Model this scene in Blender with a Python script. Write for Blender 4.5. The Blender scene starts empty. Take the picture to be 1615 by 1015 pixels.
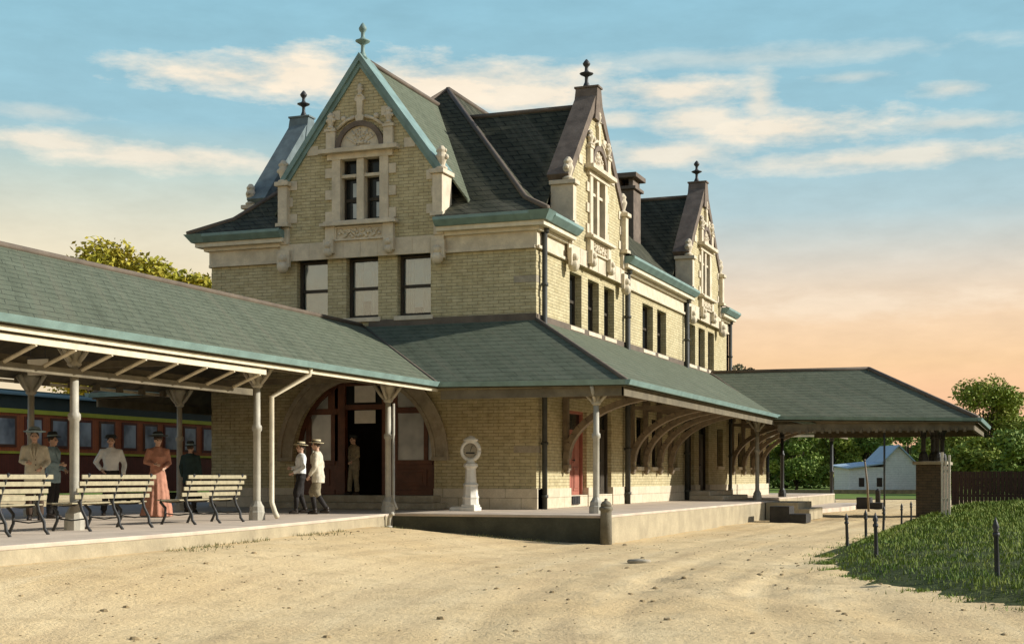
import bpy, bmesh, math, random
from mathutils import Vector, Matrix, noise
R = math.radians
PI = math.pi
SC = bpy.context.scene
COL = SC.collection
random.seed(7)

# ------------------------------------------------------------------ materials
MATS = {}
def new_mat(name):
    m = bpy.data.materials.new(name); m.use_nodes = True
    nt = m.node_tree; nt.nodes.clear()
    o = nt.nodes.new('ShaderNodeOutputMaterial'); b = nt.nodes.new('ShaderNodeBsdfPrincipled')
    nt.links.new(b.outputs[0], o.inputs[0])
    MATS[name] = m
    return m, nt, b
def nd(nt, t, **kw):
    n = nt.nodes.new(t)
    for k, v in kw.items(): setattr(n, k, v)
    return n
def mixc(nt, fac, a, b, mode='MIX'):
    n = nd(nt, 'ShaderNodeMix', data_type='RGBA', blend_type=mode)
    for sock, v in ((n.inputs[0], fac), (n.inputs[6], a), (n.inputs[7], b)):
        if hasattr(v, 'node'): nt.links.new(v, sock)
        elif isinstance(v, (int, float)): sock.default_value = v
        else: sock.default_value = (*v, 1)
    return n.outputs[2]
def ramp(nt, src, a, b, ca=0.0, cb=1.0):
    n = nd(nt, 'ShaderNodeMapRange'); n.inputs[1].default_value = a; n.inputs[2].default_value = b
    n.inputs[3].default_value = ca; n.inputs[4].default_value = cb
    nt.links.new(src, n.inputs[0]); return n.outputs[0]
def noise_n(nt, vec, scale, detail=4, rough=.6):
    n = nd(nt, 'ShaderNodeTexNoise'); n.inputs['Scale'].default_value = scale
    n.inputs['Detail'].default_value = detail; n.inputs['Roughness'].default_value = rough
    if vec is not None: nt.links.new(vec, n.inputs['Vector'])
    return n.outputs[0]
def pos(nt): return nd(nt, 'ShaderNodeNewGeometry').outputs['Position']
def objc(nt): return nd(nt, 'ShaderNodeTexCoord').outputs['Object']
def bump(nt, b, h, strength, dist=.02):
    n = nd(nt, 'ShaderNodeBump'); n.inputs['Strength'].default_value = strength; n.inputs['Distance'].default_value = dist
    nt.links.new(h, n.inputs['Height']); nt.links.new(n.outputs[0], b.inputs['Normal'])

def plain(name, col, rough=.7, var=.25, scale=6, metal=0, bmp=.25, spec=.3, fine=60):
    m, nt, b = new_mat(name)
    v = objc(nt)
    n1 = noise_n(nt, v, scale, 5); n2 = noise_n(nt, v, fine, 3)
    dark = tuple(c*(1-var) for c in col); light = tuple(min(1, c*(1+var)) for c in col)
    c1 = mixc(nt, ramp(nt, n1, .3, .7), dark, light)
    c2 = mixc(nt, ramp(nt, n2, .35, .65, 0, .35), c1, dark)
    nt.links.new(c2, b.inputs['Base Color'])
    b.inputs['Roughness'].default_value = rough; b.inputs['Metallic'].default_value = metal
    b.inputs['Specular IOR Level'].default_value = spec
    if bmp: bump(nt, b, n2, bmp, .01)
    return m

def brickish(name, c1, c2, mortar, bw, bh, msize, rough=.85, bmp=.5, kz=1.0, stain=.3, spec=.25, streak=0):
    """bricks or slate courses laid along walls / slopes: u = x + y, v = z"""
    m, nt, b = new_mat(name)
    p = pos(nt)
    sx = nd(nt, 'ShaderNodeSeparateXYZ'); nt.links.new(p, sx.inputs[0])
    ad = nd(nt, 'ShaderNodeMath', operation='ADD'); nt.links.new(sx.outputs[0], ad.inputs[0]); nt.links.new(sx.outputs[1], ad.inputs[1])
    mz = nd(nt, 'ShaderNodeMath', operation='MULTIPLY'); nt.links.new(sx.outputs[2], mz.inputs[0]); mz.inputs[1].default_value = kz
    cb = nd(nt, 'ShaderNodeCombineXYZ'); nt.links.new(ad.outputs[0], cb.inputs[0]); nt.links.new(mz.outputs[0], cb.inputs[1])
    t = nd(nt, 'ShaderNodeTexBrick'); nt.links.new(cb.outputs[0], t.inputs['Vector'])
    t.inputs['Color1'].default_value = (*c1, 1); t.inputs['Color2'].default_value = (*c2, 1); t.inputs['Mortar'].default_value = (*mortar, 1)
    t.inputs['Scale'].default_value = 1; t.inputs['Brick Width'].default_value = bw; t.inputs['Row Height'].default_value = bh
    t.inputs['Mortar Size'].default_value = msize; t.inputs['Mortar Smooth'].default_value = .3; t.inputs['Bias'].default_value = 0
    n1 = noise_n(nt, p, .55, 6); n2 = noise_n(nt, p, 5, 4); n3 = noise_n(nt, p, 40, 2)
    c = mixc(nt, ramp(nt, n1, .38, .7, 0, stain), t.outputs['Color'], tuple(x*.45 for x in c1))
    c = mixc(nt, ramp(nt, n2, .4, .7, 0, .45), c, tuple(min(1, x*1.25) for x in c2))
    c = mixc(nt, ramp(nt, n3, .35, .7, 0, .35), c, tuple(x*.55 for x in c1))
    if streak:
        m2 = nd(nt, 'ShaderNodeMapping'); m2.inputs['Scale'].default_value = (2.6, .22, 1); nt.links.new(cb.outputs[0], m2.inputs[0])
        n4 = noise_n(nt, m2.outputs[0], 1.0, 5, .65)
        c = mixc(nt, ramp(nt, n4, .50, .72, 0, streak), c, (.16,.145,.10)); c = mixc(nt, ramp(nt, n4, .48, .28, 0, streak), c, tuple(x*.4 for x in c1))
    nt.links.new(c, b.inputs['Base Color']); b.inputs['Roughness'].default_value = rough
    b.inputs['Specular IOR Level'].default_value = spec
    inv = nd(nt, 'ShaderNodeMath', operation='SUBTRACT'); inv.inputs[0].default_value = 1; nt.links.new(t.outputs['Fac'], inv.inputs[1])
    mu = nd(nt, 'ShaderNodeMath', operation='MULTIPLY_ADD'); nt.links.new(n3, mu.inputs[0]); mu.inputs[1].default_value = .5; nt.links.new(inv.outputs[0], mu.inputs[2])
    bump(nt, b, mu.outputs[0], bmp, .02)
    return m

BRICK = brickish('buff_brick', (.46,.385,.205), (.58,.50,.295), (.27,.225,.125), .30, .088, .011, bmp=.6, stain=.3, streak=.22)
LBRICK = brickish('plinth_stone', (.55,.47,.33), (.62,.54,.40), (.3,.26,.18), .9, .3, .012, bmp=.4, stain=.2)
SLATE = brickish('green_slate', (.112,.126,.082), (.130,.146,.098), (.056,.064,.044), .55, .117, .012, rough=.85, bmp=.55, stain=.25, streak=.45, spec=.10)
DSLATE = brickish('dark_slate', (.052,.054,.034), (.076,.076,.050), (.012,.015,.012), .50, .17, .02, rough=.9, bmp=.8, stain=.3, streak=.45, spec=.10)
STONE = plain('carved_stone', (.58,.50,.36), .85, .22, 3, bmp=.8, fine=18)
STONE2 = plain('weathered_stone', (.36,.31,.22), .9, .3, 4, bmp=.8, fine=20)
DSTONE = plain('parapet_stone', (.155,.12,.09), .9, .35, 3, bmp=.8, fine=20)
TEAL = plain('oxidised_copper', (.17,.255,.225), .6, .25, 2.5, bmp=.2, spec=.4)
COPEW = plain('blue_slate_stone', (.15,.185,.18), .85, .3, 3, bmp=.6)
RUST = plain('ridge_tin', (.13,.10,.07), .7, .3, 2)
DARKMETAL = plain('dark_iron', (.035,.035,.032), .55, .3, 5, spec=.4)
PIPE = plain('iron_downpipe', (.05,.05,.04), .6, .3, 5)
CREAM = plain('cream_paint', (.62,.55,.40), .6, .18, 4)
COLPAINT = plain('grey_painted_iron', (.40,.37,.29), .5, .25, 4, spec=.4)
SOFFIT = plain('stained_soffit_boards', (.15,.125,.08), .8, .35, 2.5)
WOOD = plain('varnished_door_wood', (.13,.048,.022), .45, .4, 3, spec=.4)
REDDOOR = plain('red_painted_door', (.34,.12,.08), .55, .2, 4)
DARKWOOD = plain('dark_window_wood', (.045,.035,.022), .6, .3, 4)
BRACK = plain('bracket_timber', (.22,.17,.11), .7, .3, 5)
BENCHWOOD = plain('bench_slat_paint', (.33,.285,.175), .65, .25, 9)
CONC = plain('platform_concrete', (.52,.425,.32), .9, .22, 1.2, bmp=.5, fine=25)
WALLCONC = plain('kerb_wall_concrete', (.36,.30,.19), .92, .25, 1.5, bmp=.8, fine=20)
WHITE = plain('white_enamel', (.72,.68,.58), .4, .12, 5, spec=.4)
WHITEWASH = brickish('whitewashed_boards', (.76,.72,.64), (.82,.78,.70), (.45,.43,.38), 5, .16, .012, rough=.8, bmp=.4, stain=.15)
BLUEROOF = plain('pale_blue_roof', (.35,.45,.52), .7, .12, 1)
WALLSHADE = plain('wall_shade_stone', (.075,.072,.045), .95, .35, 1.6, bmp=.8, fine=20)  # stone colour darkened to stand in for shade on the platform front
SOOT2 = plain('dark_post_stone', (.17,.15,.105), .95, .35, 3, bmp=.8, fine=20)
CRATE = plain('tarred_timber', (.04,.036,.03), .85, .35, 4)
FENCEM = brickish('fence_boards', (.075,.04,.022), (.055,.03,.018), (.02,.012,.008), .22, 9, .012, bmp=.5, stain=.3)
PIERM = brickish('pier_brick', (.10,.075,.045), (.14,.10,.06), (.05,.04,.03), .3, .1, .012, bmp=.5)
COACHRED = brickish('coach_red', (.44,.125,.045), (.50,.14,.05), (.20,.05,.02), .11, 9, .006, rough=.5, bmp=.3, stain=.5, spec=.3)
COACHDK = brickish('coach_maroon', (.16,.045,.024), (.19,.05,.028), (.06,.018,.01), .11, 9, .006, rough=.5, bmp=.3, stain=.5, spec=.3)
COACHGR = plain('coach_olive_line', (.50,.48,.05), .5, .15, 3)
COACHRF = plain('coach_roof_canvas', (.12,.17,.15), .8, .2, 1)
COACHLET = plain('coach_letterboard', (.035,.05,.045), .5, .2, 2)
TRUNK = plain('bark', (.07,.05,.03), .95, .3, 6)

def glass(name, col, rough=.06, spec=.6, streak=None):
    m, nt, b = new_mat(name)
    v = objc(nt)
    n = noise_n(nt, v, .9, 3)
    c = mixc(nt, ramp(nt, n, .35, .65), col, streak or tuple(x*1.6 for x in col))
    nt.links.new(c, b.inputs['Base Color']); b.inputs['Roughness'].default_value = rough
    b.inputs['Specular IOR Level'].default_value = spec
    n2 = noise_n(nt, v, 1.3, 2); bump(nt, b, n2, .12, .03)
    return m
GLASS_BLIND = glass('glass_over_pale_blind', (.36,.39,.38), .12, .7, (.50,.53,.51))
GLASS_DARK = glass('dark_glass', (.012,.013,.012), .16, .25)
GLASS_DOOR = glass('door_glass', (.16,.17,.17), .12, .7, (.48,.49,.46))
GLASS_COACH = glass('coach_glass', (.13,.135,.14), .12, .6, (.48,.49,.47))
def clear_glass():
    m, nt, b = new_mat('clear_window_glass'); nt.nodes.remove(b)
    o = [n for n in nt.nodes if n.type == 'OUTPUT_MATERIAL'][0]
    tr = nd(nt, 'ShaderNodeBsdfTransparent'); tr.inputs[0].default_value = (.80,.84,.83,1)
    gl = nd(nt, 'ShaderNodeBsdfGlossy'); gl.inputs['Roughness'].default_value = .03; gl.inputs[0].default_value = (.95,.97,1,1)
    fr_ = nd(nt, 'ShaderNodeFresnel'); fr_.inputs[0].default_value = 1.7
    bp = nd(nt, 'ShaderNodeBump'); bp.inputs['Strength'].default_value = .10; bp.inputs['Distance'].default_value = .04
    nt.links.new(noise_n(nt, objc(nt), 2.0, 2), bp.inputs['Height']); nt.links.new(bp.outputs[0], gl.inputs['Normal'])
    mx_ = nd(nt, 'ShaderNodeMixShader'); nt.links.new(ramp(nt, fr_.outputs[0], 0, 1, .10, 1), mx_.inputs[0]); nt.links.new(tr.outputs[0], mx_.inputs[1]); nt.links.new(gl.outputs[0], mx_.inputs[2])
    nt.links.new(mx_.outputs[0], o.inputs[0]); return m
GLASS_CLEAR = clear_glass()
BLIND = plain('linen_blind', (.60,.66,.68), .9, .1, 3)
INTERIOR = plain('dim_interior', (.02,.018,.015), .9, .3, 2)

# clothes & skin
SKIN = plain('skin', (.52,.33,.23), .6, .08, 8)
EYE = plain('eye_dark', (.03,.025,.02), .4, .1, 8)
LIP = plain('lips', (.38,.16,.13), .5, .1, 8)
HAIR = plain('brown_hair', (.06,.04,.025), .7, .3, 20)
PALECOAT = plain('pale_linen_coat', (.58,.53,.40), .9, .25, 7, fine=40)
WSHIRT = plain('white_shirt', (.72,.73,.70), .9, .12, 7)
OLIVE = plain('olive_waistcoat', (.17,.15,.08), .9, .25, 9)
PINK = plain('rose_dress', (.42,.20,.13), .9, .25, 7)
DKGREEN = plain('dark_green_coat', (.028,.05,.045), .9, .3, 6)
BLACKC = plain('black_cloth', (.025,.022,.02), .9, .3, 6)
BROWNC = plain('brown_trousers', (.07,.045,.03), .9, .3, 6)
GREYC = plain('grey_tweed', (.26,.22,.14), .95, .35, 12, fine=50)
SHOE = plain('shoe_leather', (.03,.022,.016), .5, .2, 8)
STRAW = plain('straw_hat', (.62,.53,.33), .85, .15, 20)
HATDK = plain('dark_felt_hat', (.03,.035,.035), .9, .2, 10)
HATBL = plain('blue_grey_hat', (.25,.34,.36), .9, .2, 10)

# ground
def ground_mat():
    m, nt, b = new_mat('dirt_road')
    p = pos(nt)
    def mm(op, a, b_):
        n = nd(nt, 'ShaderNodeMath', operation=op)
        for i, v_ in enumerate((a, b_)):
            if hasattr(v_, 'node'): nt.links.new(v_, n.inputs[i])
            else: n.inputs[i].default_value = v_
        return n.outputs[0]
    sx = nd(nt, 'ShaderNodeSeparateXYZ'); nt.links.new(p, sx.inputs[0])
    yy = mm('MINIMUM', mm('ADD', sx.outputs[1], 8.0), 0.0)          # tracks curve with the road
    dd = mm('SUBTRACT', sx.outputs[0], mm('MULTIPLY', mm('MULTIPLY', yy, yy), .0105))
    cv_ = nd(nt, 'ShaderNodeCombineXYZ'); nt.links.new(mm('MULTIPLY', dd, 1.25), cv_.inputs[0]); nt.links.new(mm('MULTIPLY', sx.outputs[1], .07), cv_.inputs[1])
    n0 = noise_n(nt, cv_.outputs[0], 1.4, 6, .6)
    n1 = noise_n(nt, p, .25, 6); n2 = noise_n(nt, p, 2.2, 6, .7); n3 = noise_n(nt, p, 18, 4, .7)
    c = mixc(nt, ramp(nt, n1, .35, .65), (.62,.45,.225), (.69,.53,.29))
    c = mixc(nt, ramp(nt, n0, .48, .66, 0, .45), c, (.40,.28,.15)); c = mixc(nt, ramp(nt, n0, .45, .30, 0, .3), c, (.72,.60,.38))
    c = mixc(nt, ramp(nt, n2, .52, .72, 0, .5), c, (.33,.24,.12))
    c = mixc(nt, ramp(nt, n3, .52, .74, 0, .35), c, (.24,.17,.09))
    c = mixc(nt, ramp(nt, n3, .42, .3, 0, .35), c, (.70,.60,.38))
    nt.links.new(c, b.inputs['Base Color']); b.inputs['Roughness'].default_value = .95; b.inputs['Specular IOR Level'].default_value = .15
    s = nd(nt, 'ShaderNodeMath', operation='MULTIPLY_ADD'); nt.links.new(n2, s.inputs[0]); s.inputs[1].default_value = 1.5; nt.links.new(n3, s.inputs[2])
    bump(nt, b, s.outputs[0], .6, .04)
    return m
DIRT = ground_mat()
def green_mat(name, a, bcol, c3, sc):
    m, nt, b = new_mat(name)
    p = pos(nt)
    n1 = noise_n(nt, p, sc, 5); n2 = noise_n(nt, p, sc*9, 4)
    c = mixc(nt, ramp(nt, n1, .35, .65), a, bcol); c = mixc(nt, ramp(nt, n2, .5, .7, 0, .6), c, c3)
    nt.links.new(c, b.inputs['Base Color']); b.inputs['Roughness'].default_value = .9; b.inputs['Specular IOR Level'].default_value = .15
    bump(nt, b, n2, .8, .05)
    return m
TURF = green_mat('turf_soil', (.04,.055,.012), (.06,.07,.016), (.03,.03,.012), .8)
MEADOW = green_mat('meadow_green', (.10,.16,.02), (.16,.20,.035), (.07,.10,.02), .15)
def leaf_mat(name, a, b_, c_):
    m, nt, b = new_mat(name)
    p = pos(nt)
    n1 = noise_n(nt, p, .45, 4); n2 = noise_n(nt, p, 3, 3)
    c = mixc(nt, ramp(nt, n1, .38, .62), a, b_); c = mixc(nt, ramp(nt, n2, .45, .7, 0, .7), c, c_)
    nt.links.new(c, b.inputs['Base Color']); b.inputs['Roughness'].default_value = .7; b.inputs['Specular IOR Level'].default_value = .2
    return m
BLADE = leaf_mat('grass_blades', (.085,.15,.014), (.15,.20,.022), (.23,.22,.04))
LEAF_YEL = leaf_mat('yellow_green_leaves', (.30,.28,.025), (.42,.34,.04), (.20,.22,.025))
LEAF_MID = leaf_mat('mid_green_leaves', (.17,.24,.035), (.26,.31,.05), (.34,.30,.07))
LEAF_DK = leaf_mat('deep_green_leaves', (.12,.19,.035), (.18,.25,.045), (.25,.27,.05))
LEAF_BLK = leaf_mat('dusky_leaves', (.06,.075,.035), (.10,.10,.05), (.14,.12,.06))

# ------------------------------------------------------------------ mesh helpers
def root_off(parent):
    o = Vector((0, 0, 0))
    while parent is not None: o += parent.location; parent = parent.parent
    return o
class Pl:
    """a wall frame: u along the wall, w outward, z up"""
    def __init__(s, o, u, w): s.o = Vector(o); s.u = Vector(u); s.w = Vector(w)
    def __call__(s, u, w, z): return s.o + s.u*u + s.w*w + Vector((0, 0, z))
WORLD = Pl((0,0,0), (1,0,0), (0,1,0))
class MB:
    def __init__(s): s.v = []; s.f = []; s.smooth = set()
    def add(s, vs, fs, smooth=False):
        n = len(s.v); s.v += [Vector(p) for p in vs]
        for f in fs:
            if smooth: s.smooth.add(len(s.f))
            s.f.append([i+n for i in f])
        return s
    def hexa(s, p): return s.add(p, [(0,3,2,1),(4,5,6,7),(0,1,5,4),(1,2,6,5),(2,3,7,6),(3,0,4,7)])
    def box(s, x0, x1, y0, y1, z0, z1, pl=WORLD):
        return s.hexa([pl(x0,y0,z0),pl(x1,y0,z0),pl(x1,y1,z0),pl(x0,y1,z0),pl(x0,y0,z1),pl(x1,y0,z1),pl(x1,y1,z1),pl(x0,y1,z1)])
    def prism(s, pl, pts, w0, w1):
        """polygon of (u, z) between depths w0 and w1"""
        n = len(pts)
        vs = [pl(u, w0, z) for u, z in pts] + [pl(u, w1, z) for u, z in pts]
        return s.add(vs, [list(range(n)), list(range(2*n-1, n-1, -1))] + [(i, (i+1) % n, n+(i+1) % n, n+i) for i in range(n)])
    def flat(s, pts, z0, z1):
        n = len(pts)
        vs = [(x,y,z0) for x,y in pts] + [(x,y,z1) for x,y in pts]
        return s.add(vs, [list(range(n)), list(range(2*n-1,n-1,-1))] + [(i,(i+1)%n,n+(i+1)%n,n+i) for i in range(n)])
    def slab(s, pts, t):
        """sloping polygon with thickness t downwards"""
        n = len(pts); vs = [Vector(p) for p in pts] + [Vector(p)-Vector((0,0,t)) for p in pts]
        return s.add(vs, [list(range(n)), list(range(2*n-1,n-1,-1))] + [(i,(i+1)%n,n+(i+1)%n,n+i) for i in range(n)])
    def lathe(s, prof, c=(0,0,0), seg=12, smooth=True, sq=1.0):
        c = Vector(c); vs = []; fs = []; n = len(prof)
        for r, z in prof:
            for k in range(seg):
                a = 2*PI*(k+.5)/seg; vs.append(c+Vector((r*math.cos(a), r*math.sin(a)*sq, z)))
        for i in range(n-1):
            for k in range(seg):
                k2 = (k+1) % seg; fs.append((i*seg+k, i*seg+k2, (i+1)*seg+k2, (i+1)*seg+k))
        fs.append(list(range(seg))[::-1]); fs.append([(n-1)*seg+k for k in range(seg)])
        return s.add(vs, fs, smooth)
    def tube(s, pts, rad, seg=8, smooth=True, flat=1.0):
        pts = [Vector(p) for p in pts]; n = len(pts)
        rad = rad if hasattr(rad, '__len__') else [rad]*n
        vs = []; fs = []
        t0 = (pts[1]-pts[0]).normalized(); ref = Vector((0,0,1)) if abs(t0.z) < .9 else Vector((1,0,0))
        a = t0.cross(ref).normalized()
        for i in range(n):
            t = (pts[min(i+1,n-1)]-pts[max(i-1,0)]).normalized()
            a = (a - t*a.dot(t)).normalized(); b = t.cross(a)
            for k in range(seg):
                an = 2*PI*k/seg; vs.append(pts[i]+a*math.cos(an)*rad[i]+b*math.sin(an)*rad[i]*flat)
        for i in range(n-1):
            for k in range(seg):
                k2 = (k+1) % seg; fs.append((i*seg+k, i*seg+k2, (i+1)*seg+k2, (i+1)*seg+k))
        fs.append(list(range(seg))[::-1]); fs.append([(n-1)*seg+k for k in range(seg)])
        return s.add(vs, fs, smooth)
    def ball(s, c, r, seg=12, rings=8):
        c = Vector(c); r = r if hasattr(r, '__len__') else (r, r, r)
        vs = [c+Vector((0,0,-r[2]))]; fs = []
        for i in range(1, rings):
            t = PI*i/rings
            for k in range(seg):
                a = 2*PI*k/seg; vs.append(c+Vector((r[0]*math.sin(t)*math.cos(a), r[1]*math.sin(t)*math.sin(a), -r[2]*math.cos(t))))
        vs.append(c+Vector((0,0,r[2]))); L = len(vs)-1
        for k in range(seg):
            k2 = (k+1) % seg
            fs.append((0, 1+k2, 1+k)); fs.append((L, 1+(rings-2)*seg+k, 1+(rings-2)*seg+k2))
            for i in range(rings-2): fs.append((1+i*seg+k, 1+i*seg+k2, 1+(i+1)*seg+k2, 1+(i+1)*seg+k))
        return s.add(vs, fs, True)
    def mesh(s, off=Vector((0,0,0)), recalc=True):
        me = bpy.data.meshes.new('mesh')
        me.from_pydata([tuple(p-off) for p in s.v], [], s.f)
        if recalc:
            bm = bmesh.new(); bm.from_mesh(me); bmesh.ops.recalc_face_normals(bm, faces=bm.faces); bm.to_mesh(me); bm.free()
        for i in s.smooth:
            if i < len(me.polygons): me.polygons[i].use_smooth = True
        return me
    def build(s, name, mat, parent=None, bevel=0, local=False, loc=None, recalc=True):
        off = Vector((0,0,0)) if local else root_off(parent)
        me = s.mesh(off, recalc); me.name = name
        me.materials.append(mat)
        o = bpy.data.objects.new(name, me); COL.objects.link(o)
        if parent is not None: o.parent = parent
        if loc is not None: o.location = loc
        if bevel:
            b = o.modifiers.new('bevel', 'BEVEL'); b.width = bevel; b.segments = 2; b.limit_method = 'ANGLE'
        return o
def tag(o, label=None, cat=None, group=None, kind=None):
    if label: o['label'] = label
    if cat: o['category'] = cat
    if group: o['group'] = group
    if kind: o['kind'] = kind
    return o
def empty(name, loc, label=None, cat=None, group=None, rz=0):
    o = bpy.data.objects.new(name, None); COL.objects.link(o); o.location = loc; o.rotation_euler = (0,0,rz)
    return tag(o, label, cat, group)
def copy_tree(o, parent=None):
    c = o.copy(); COL.objects.link(c)
    if parent is not None: c.parent = parent
    for ch in o.children: copy_tree(ch, c)
    return c

# ------------------------------------------------------------------ people
DG = None
def fuse(mb, voxel, smooth=6):
    me = mb.mesh(); o = bpy.data.objects.new('tmp', me); COL.objects.link(o)
    r = o.modifiers.new('r', 'REMESH'); r.mode = 'VOXEL'; r.voxel_size = voxel
    if smooth: s = o.modifiers.new('s', 'SMOOTH'); s.factor = .5; s.iterations = smooth
    bpy.context.view_layer.update()
    dg = bpy.context.evaluated_depsgraph_get()
    out = bpy.data.meshes.new_from_object(o.evaluated_get(dg), depsgraph=dg)
    bpy.data.objects.remove(o); bpy.data.meshes.remove(me)
    for p in out.polygons: p.use_smooth = True
    return out
def put(me, name, mats, parent):
    me.name = name; me.materials.clear()
    for m_ in (mats if isinstance(mats, (list, tuple)) else [mats]): me.materials.append(m_)
    o = bpy.data.objects.new(name, me); COL.objects.link(o); o.parent = parent; return o
def folds(me, amp, seed):
    for v in me.vertices:
        c = v.co; n_ = noise.noise((c.x*14+seed, c.y*14, c.z*4.5))+.6*noise.noise((c.x*6, c.y*6+seed, c.z*13))
        v.co = c+v.normal*n_*amp
    return me
def V(*a): return Vector(a)
def person(label, loc, rz, top='coat', bottom='trousers', cols=(PALECOAT, BROWNC), hat='fedora', hatm=HATDK, arms=None, legs=None, height=1.72, lean=0, female=False, long_hair=False, waist=None, knickers=False):
    """faces local -Y"""
    o = empty('person', loc, label, 'person', 'people waiting on the platform', rz)
    s = height/1.72
    arms = arms or {-1: ((.25,.02,1.14),(.24,-.08,.90)), 1: ((.25,.02,1.14),(.24,-.08,.90))}
    legs = legs or {-1: ((.095,-.01,.50),(.10,.03,.085)), 1: ((.095,-.01,.50),(.10,.03,.085))}
    L = lambda p: (p[0], p[1]-lean*max(0, p[2]-.9), p[2])
    b_ = MB(); sh = .165 if female else .185
    def ring(prof, mb, cap=True):
        vs = []; fs = []; n = 16
        for (z, rx, ry, cy) in prof:
            for k in range(n):
                a = 2*PI*k/n; vs.append(L((rx*math.cos(a), cy+ry*math.sin(a), z)))
        for i in range(len(prof)-1):
            for k in range(n): fs.append((i*n+k, i*n+(k+1)%n, (i+1)*n+(k+1)%n, (i+1)*n+k))
        fs.append(list(range(n))[::-1]); fs.append([(len(prof)-1)*n+k for k in range(n)]); mb.add(vs, fs, True)
    ring([(.84,.13,.095,0),(.95,.165,.11,0),(1.1,.135,.09,0),(1.25,.16,.105,0),(1.38,.165,.10,.01),(1.44,.12,.075,.015),(1.48,.06,.055,.015)], b_)
    b_.tube([L((0,.015,1.44)), L((0,0,1.58))], [.058,.05], 12)
    hc_ = V(*L((0,-.01,1.625)))
    b_.ball(hc_+V(0,.01,.012), (.075,.092,.092), 14, 10); b_.ball(hc_+V(0,-.035,-.045), (.055,.055,.06), 12, 8); b_.ball(hc_+V(0,-.055,-.085), (.028,.026,.022), 8, 6)
    b_.tube([hc_+V(0,-.085,.015), hc_+V(0,-.108,-.022)], [.011,.018], 8)
    for e in (-1, 1):
        b_.ball(hc_+V(e*.076,.012,-.005), (.012,.022,.032), 8, 6); b_.ball(hc_+V(e*.04,-.068,-.02), (.022,.02,.02), 8, 6); b_.ball(hc_+V(e*.032,-.083,.022), (.022,.012,.010), 8, 6)
    for e in (-1, 1):
        el, wr = arms[e]; S = V(*L((e*sh, .01, 1.405))); E_ = V(*L((e*el[0], el[1], el[2]))); Wp = V(*L((e*wr[0], wr[1], wr[2])))
        b_.tube([S+V(-e*.05,0,0), S, S.lerp(E_,.5), E_], [.05,.055,.045,.038], 10); b_.tube([E_, E_.lerp(Wp,.35), Wp], [.038,.040,.027], 10)
        d = (Wp-E_).normalized(); side = d.cross(V(e,0,0)); side = side.normalized() if side.length > .1 else V(0,-1,0); nrm = d.cross(side).normalized()
        b_.tube([Wp-d*.01, Wp+d*.04, Wp+d*.085], [.026,.036,.034], 10, flat=.55)
        for fi, (off, ln) in enumerate(((-.027,.068),(-.009,.078),(.009,.073),(.027,.058))):
            q0 = Wp+d*.08+side*off; q1 = q0+d*ln*.5+nrm*.006; q2 = q0+d*ln*.9+nrm*.026
            b_.tube([q0, q1, q2], [.0105,.0100,.0085], 8)
        q0 = Wp+d*.035-side*.032; b_.tube([q0, q0+d*.03-side*.025, q0+d*.058-side*.032], [.013,.012,.010], 8)
    for e in (-1, 1):
        kn, an = legs[e]; H = V(e*.09,0,.90); K = V(e*kn[0],kn[1],kn[2]); A_ = V(e*an[0],an[1],an[2])
        b_.tube([H, H.lerp(K,.3), K], [.092,.085,.058], 12); b_.tube([K, K.lerp(A_,.3), A_], [.056,.058,.036], 12)
        b_.tube([A_+V(0,.03,-.045), A_+V(0,-.06,-.05), A_+V(0,-.15,-.062)], [.036,.036,.022], 10)
    me = fuse(b_, .0115, 3)
    bo_ = put(me, 'body', [SKIN, EYE, LIP], o)
    for p in me.polygons:
        c = p.center-hc_
        if c.y < -.05:
            if abs(abs(c.x)-.033) < .013 and abs(c.z-.006) < .008: p.material_index = 1
            elif abs(c.x) < .026 and abs(c.z+.058) < .008: p.material_index = 2
    hm = MB(); hm.ball(hc_+V(0,.022,.028), (.083,.088,.086), 14, 10)
    if female: hm.ball(hc_+V(0,.08,.03), (.06,.05,.05), 10, 8); hm.ball(hc_+V(0,.0,.05), (.10,.10,.05), 12, 8)
    hme = hm.mesh()
    put(hme, 'hair', HAIR, o)
    # shoes
    for e in (-1, 1):
        an = V(e*legs[e][1][0], legs[e][1][1], legs[e][1][2]); k = MB()
        k.tube([an+V(0,.045,-.04), an+V(0,-.02,-.035), an+V(0,-.10,-.048), an+V(0,-.175,-.06)], [.04,.05,.047,.026], 10); k.tube([an+V(0,0,.06), an+V(0,0,-.03)], [.047,.05], 10)
        k.box(an.x-.04,an.x+.04,an.y-.17,an.y+.06,an.z-.085,an.z-.065); put(k.mesh(), 'shoe', SHOE, o)
    if bottom == 'trousers':
        k = MB(); ring([(.86,.16,.12,0),(.95,.175,.125,0),(1.04,.16,.112,0)], k)
        for e in (-1, 1):
            kn, an = legs[e]; H = V(e*.09,0,.90); K = V(e*kn[0],kn[1],kn[2]); A_ = V(e*an[0],an[1],an[2]+.02)
            if knickers: A_ = K.lerp(A_, .22); rr_ = [.105,.105,.095,.075]
            else: rr_ = [.105,.10,.078,.068]
            k.tube([H, H.lerp(K,.35), K, A_], rr_, 12)
        put(folds(fuse(k, .018, 3), .011, label.__len__()), 'trousers', cols[1], o)
        if knickers:
            k = MB()
            for e in (-1, 1):
                kn, an = legs[e]; K = V(e*kn[0],kn[1],kn[2]); A_ = V(e*an[0],an[1],an[2]); k.tube([K.lerp(A_,.15), K.lerp(A_,.45), A_], [.062,.062,.045], 10)
            put(k.mesh(), 'stockings', BLACKC, o)
    else:
        k = MB(); prof = [(.02,.33,.36,.05),(.10,.31,.33,.04),(.35,.26,.26,.03),(.65,.215,.20,.02),(.90,.19,.15,.01),(1.02,.145,.115,0),(1.08,.13,.10,0)]
        ring(prof, k)
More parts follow.
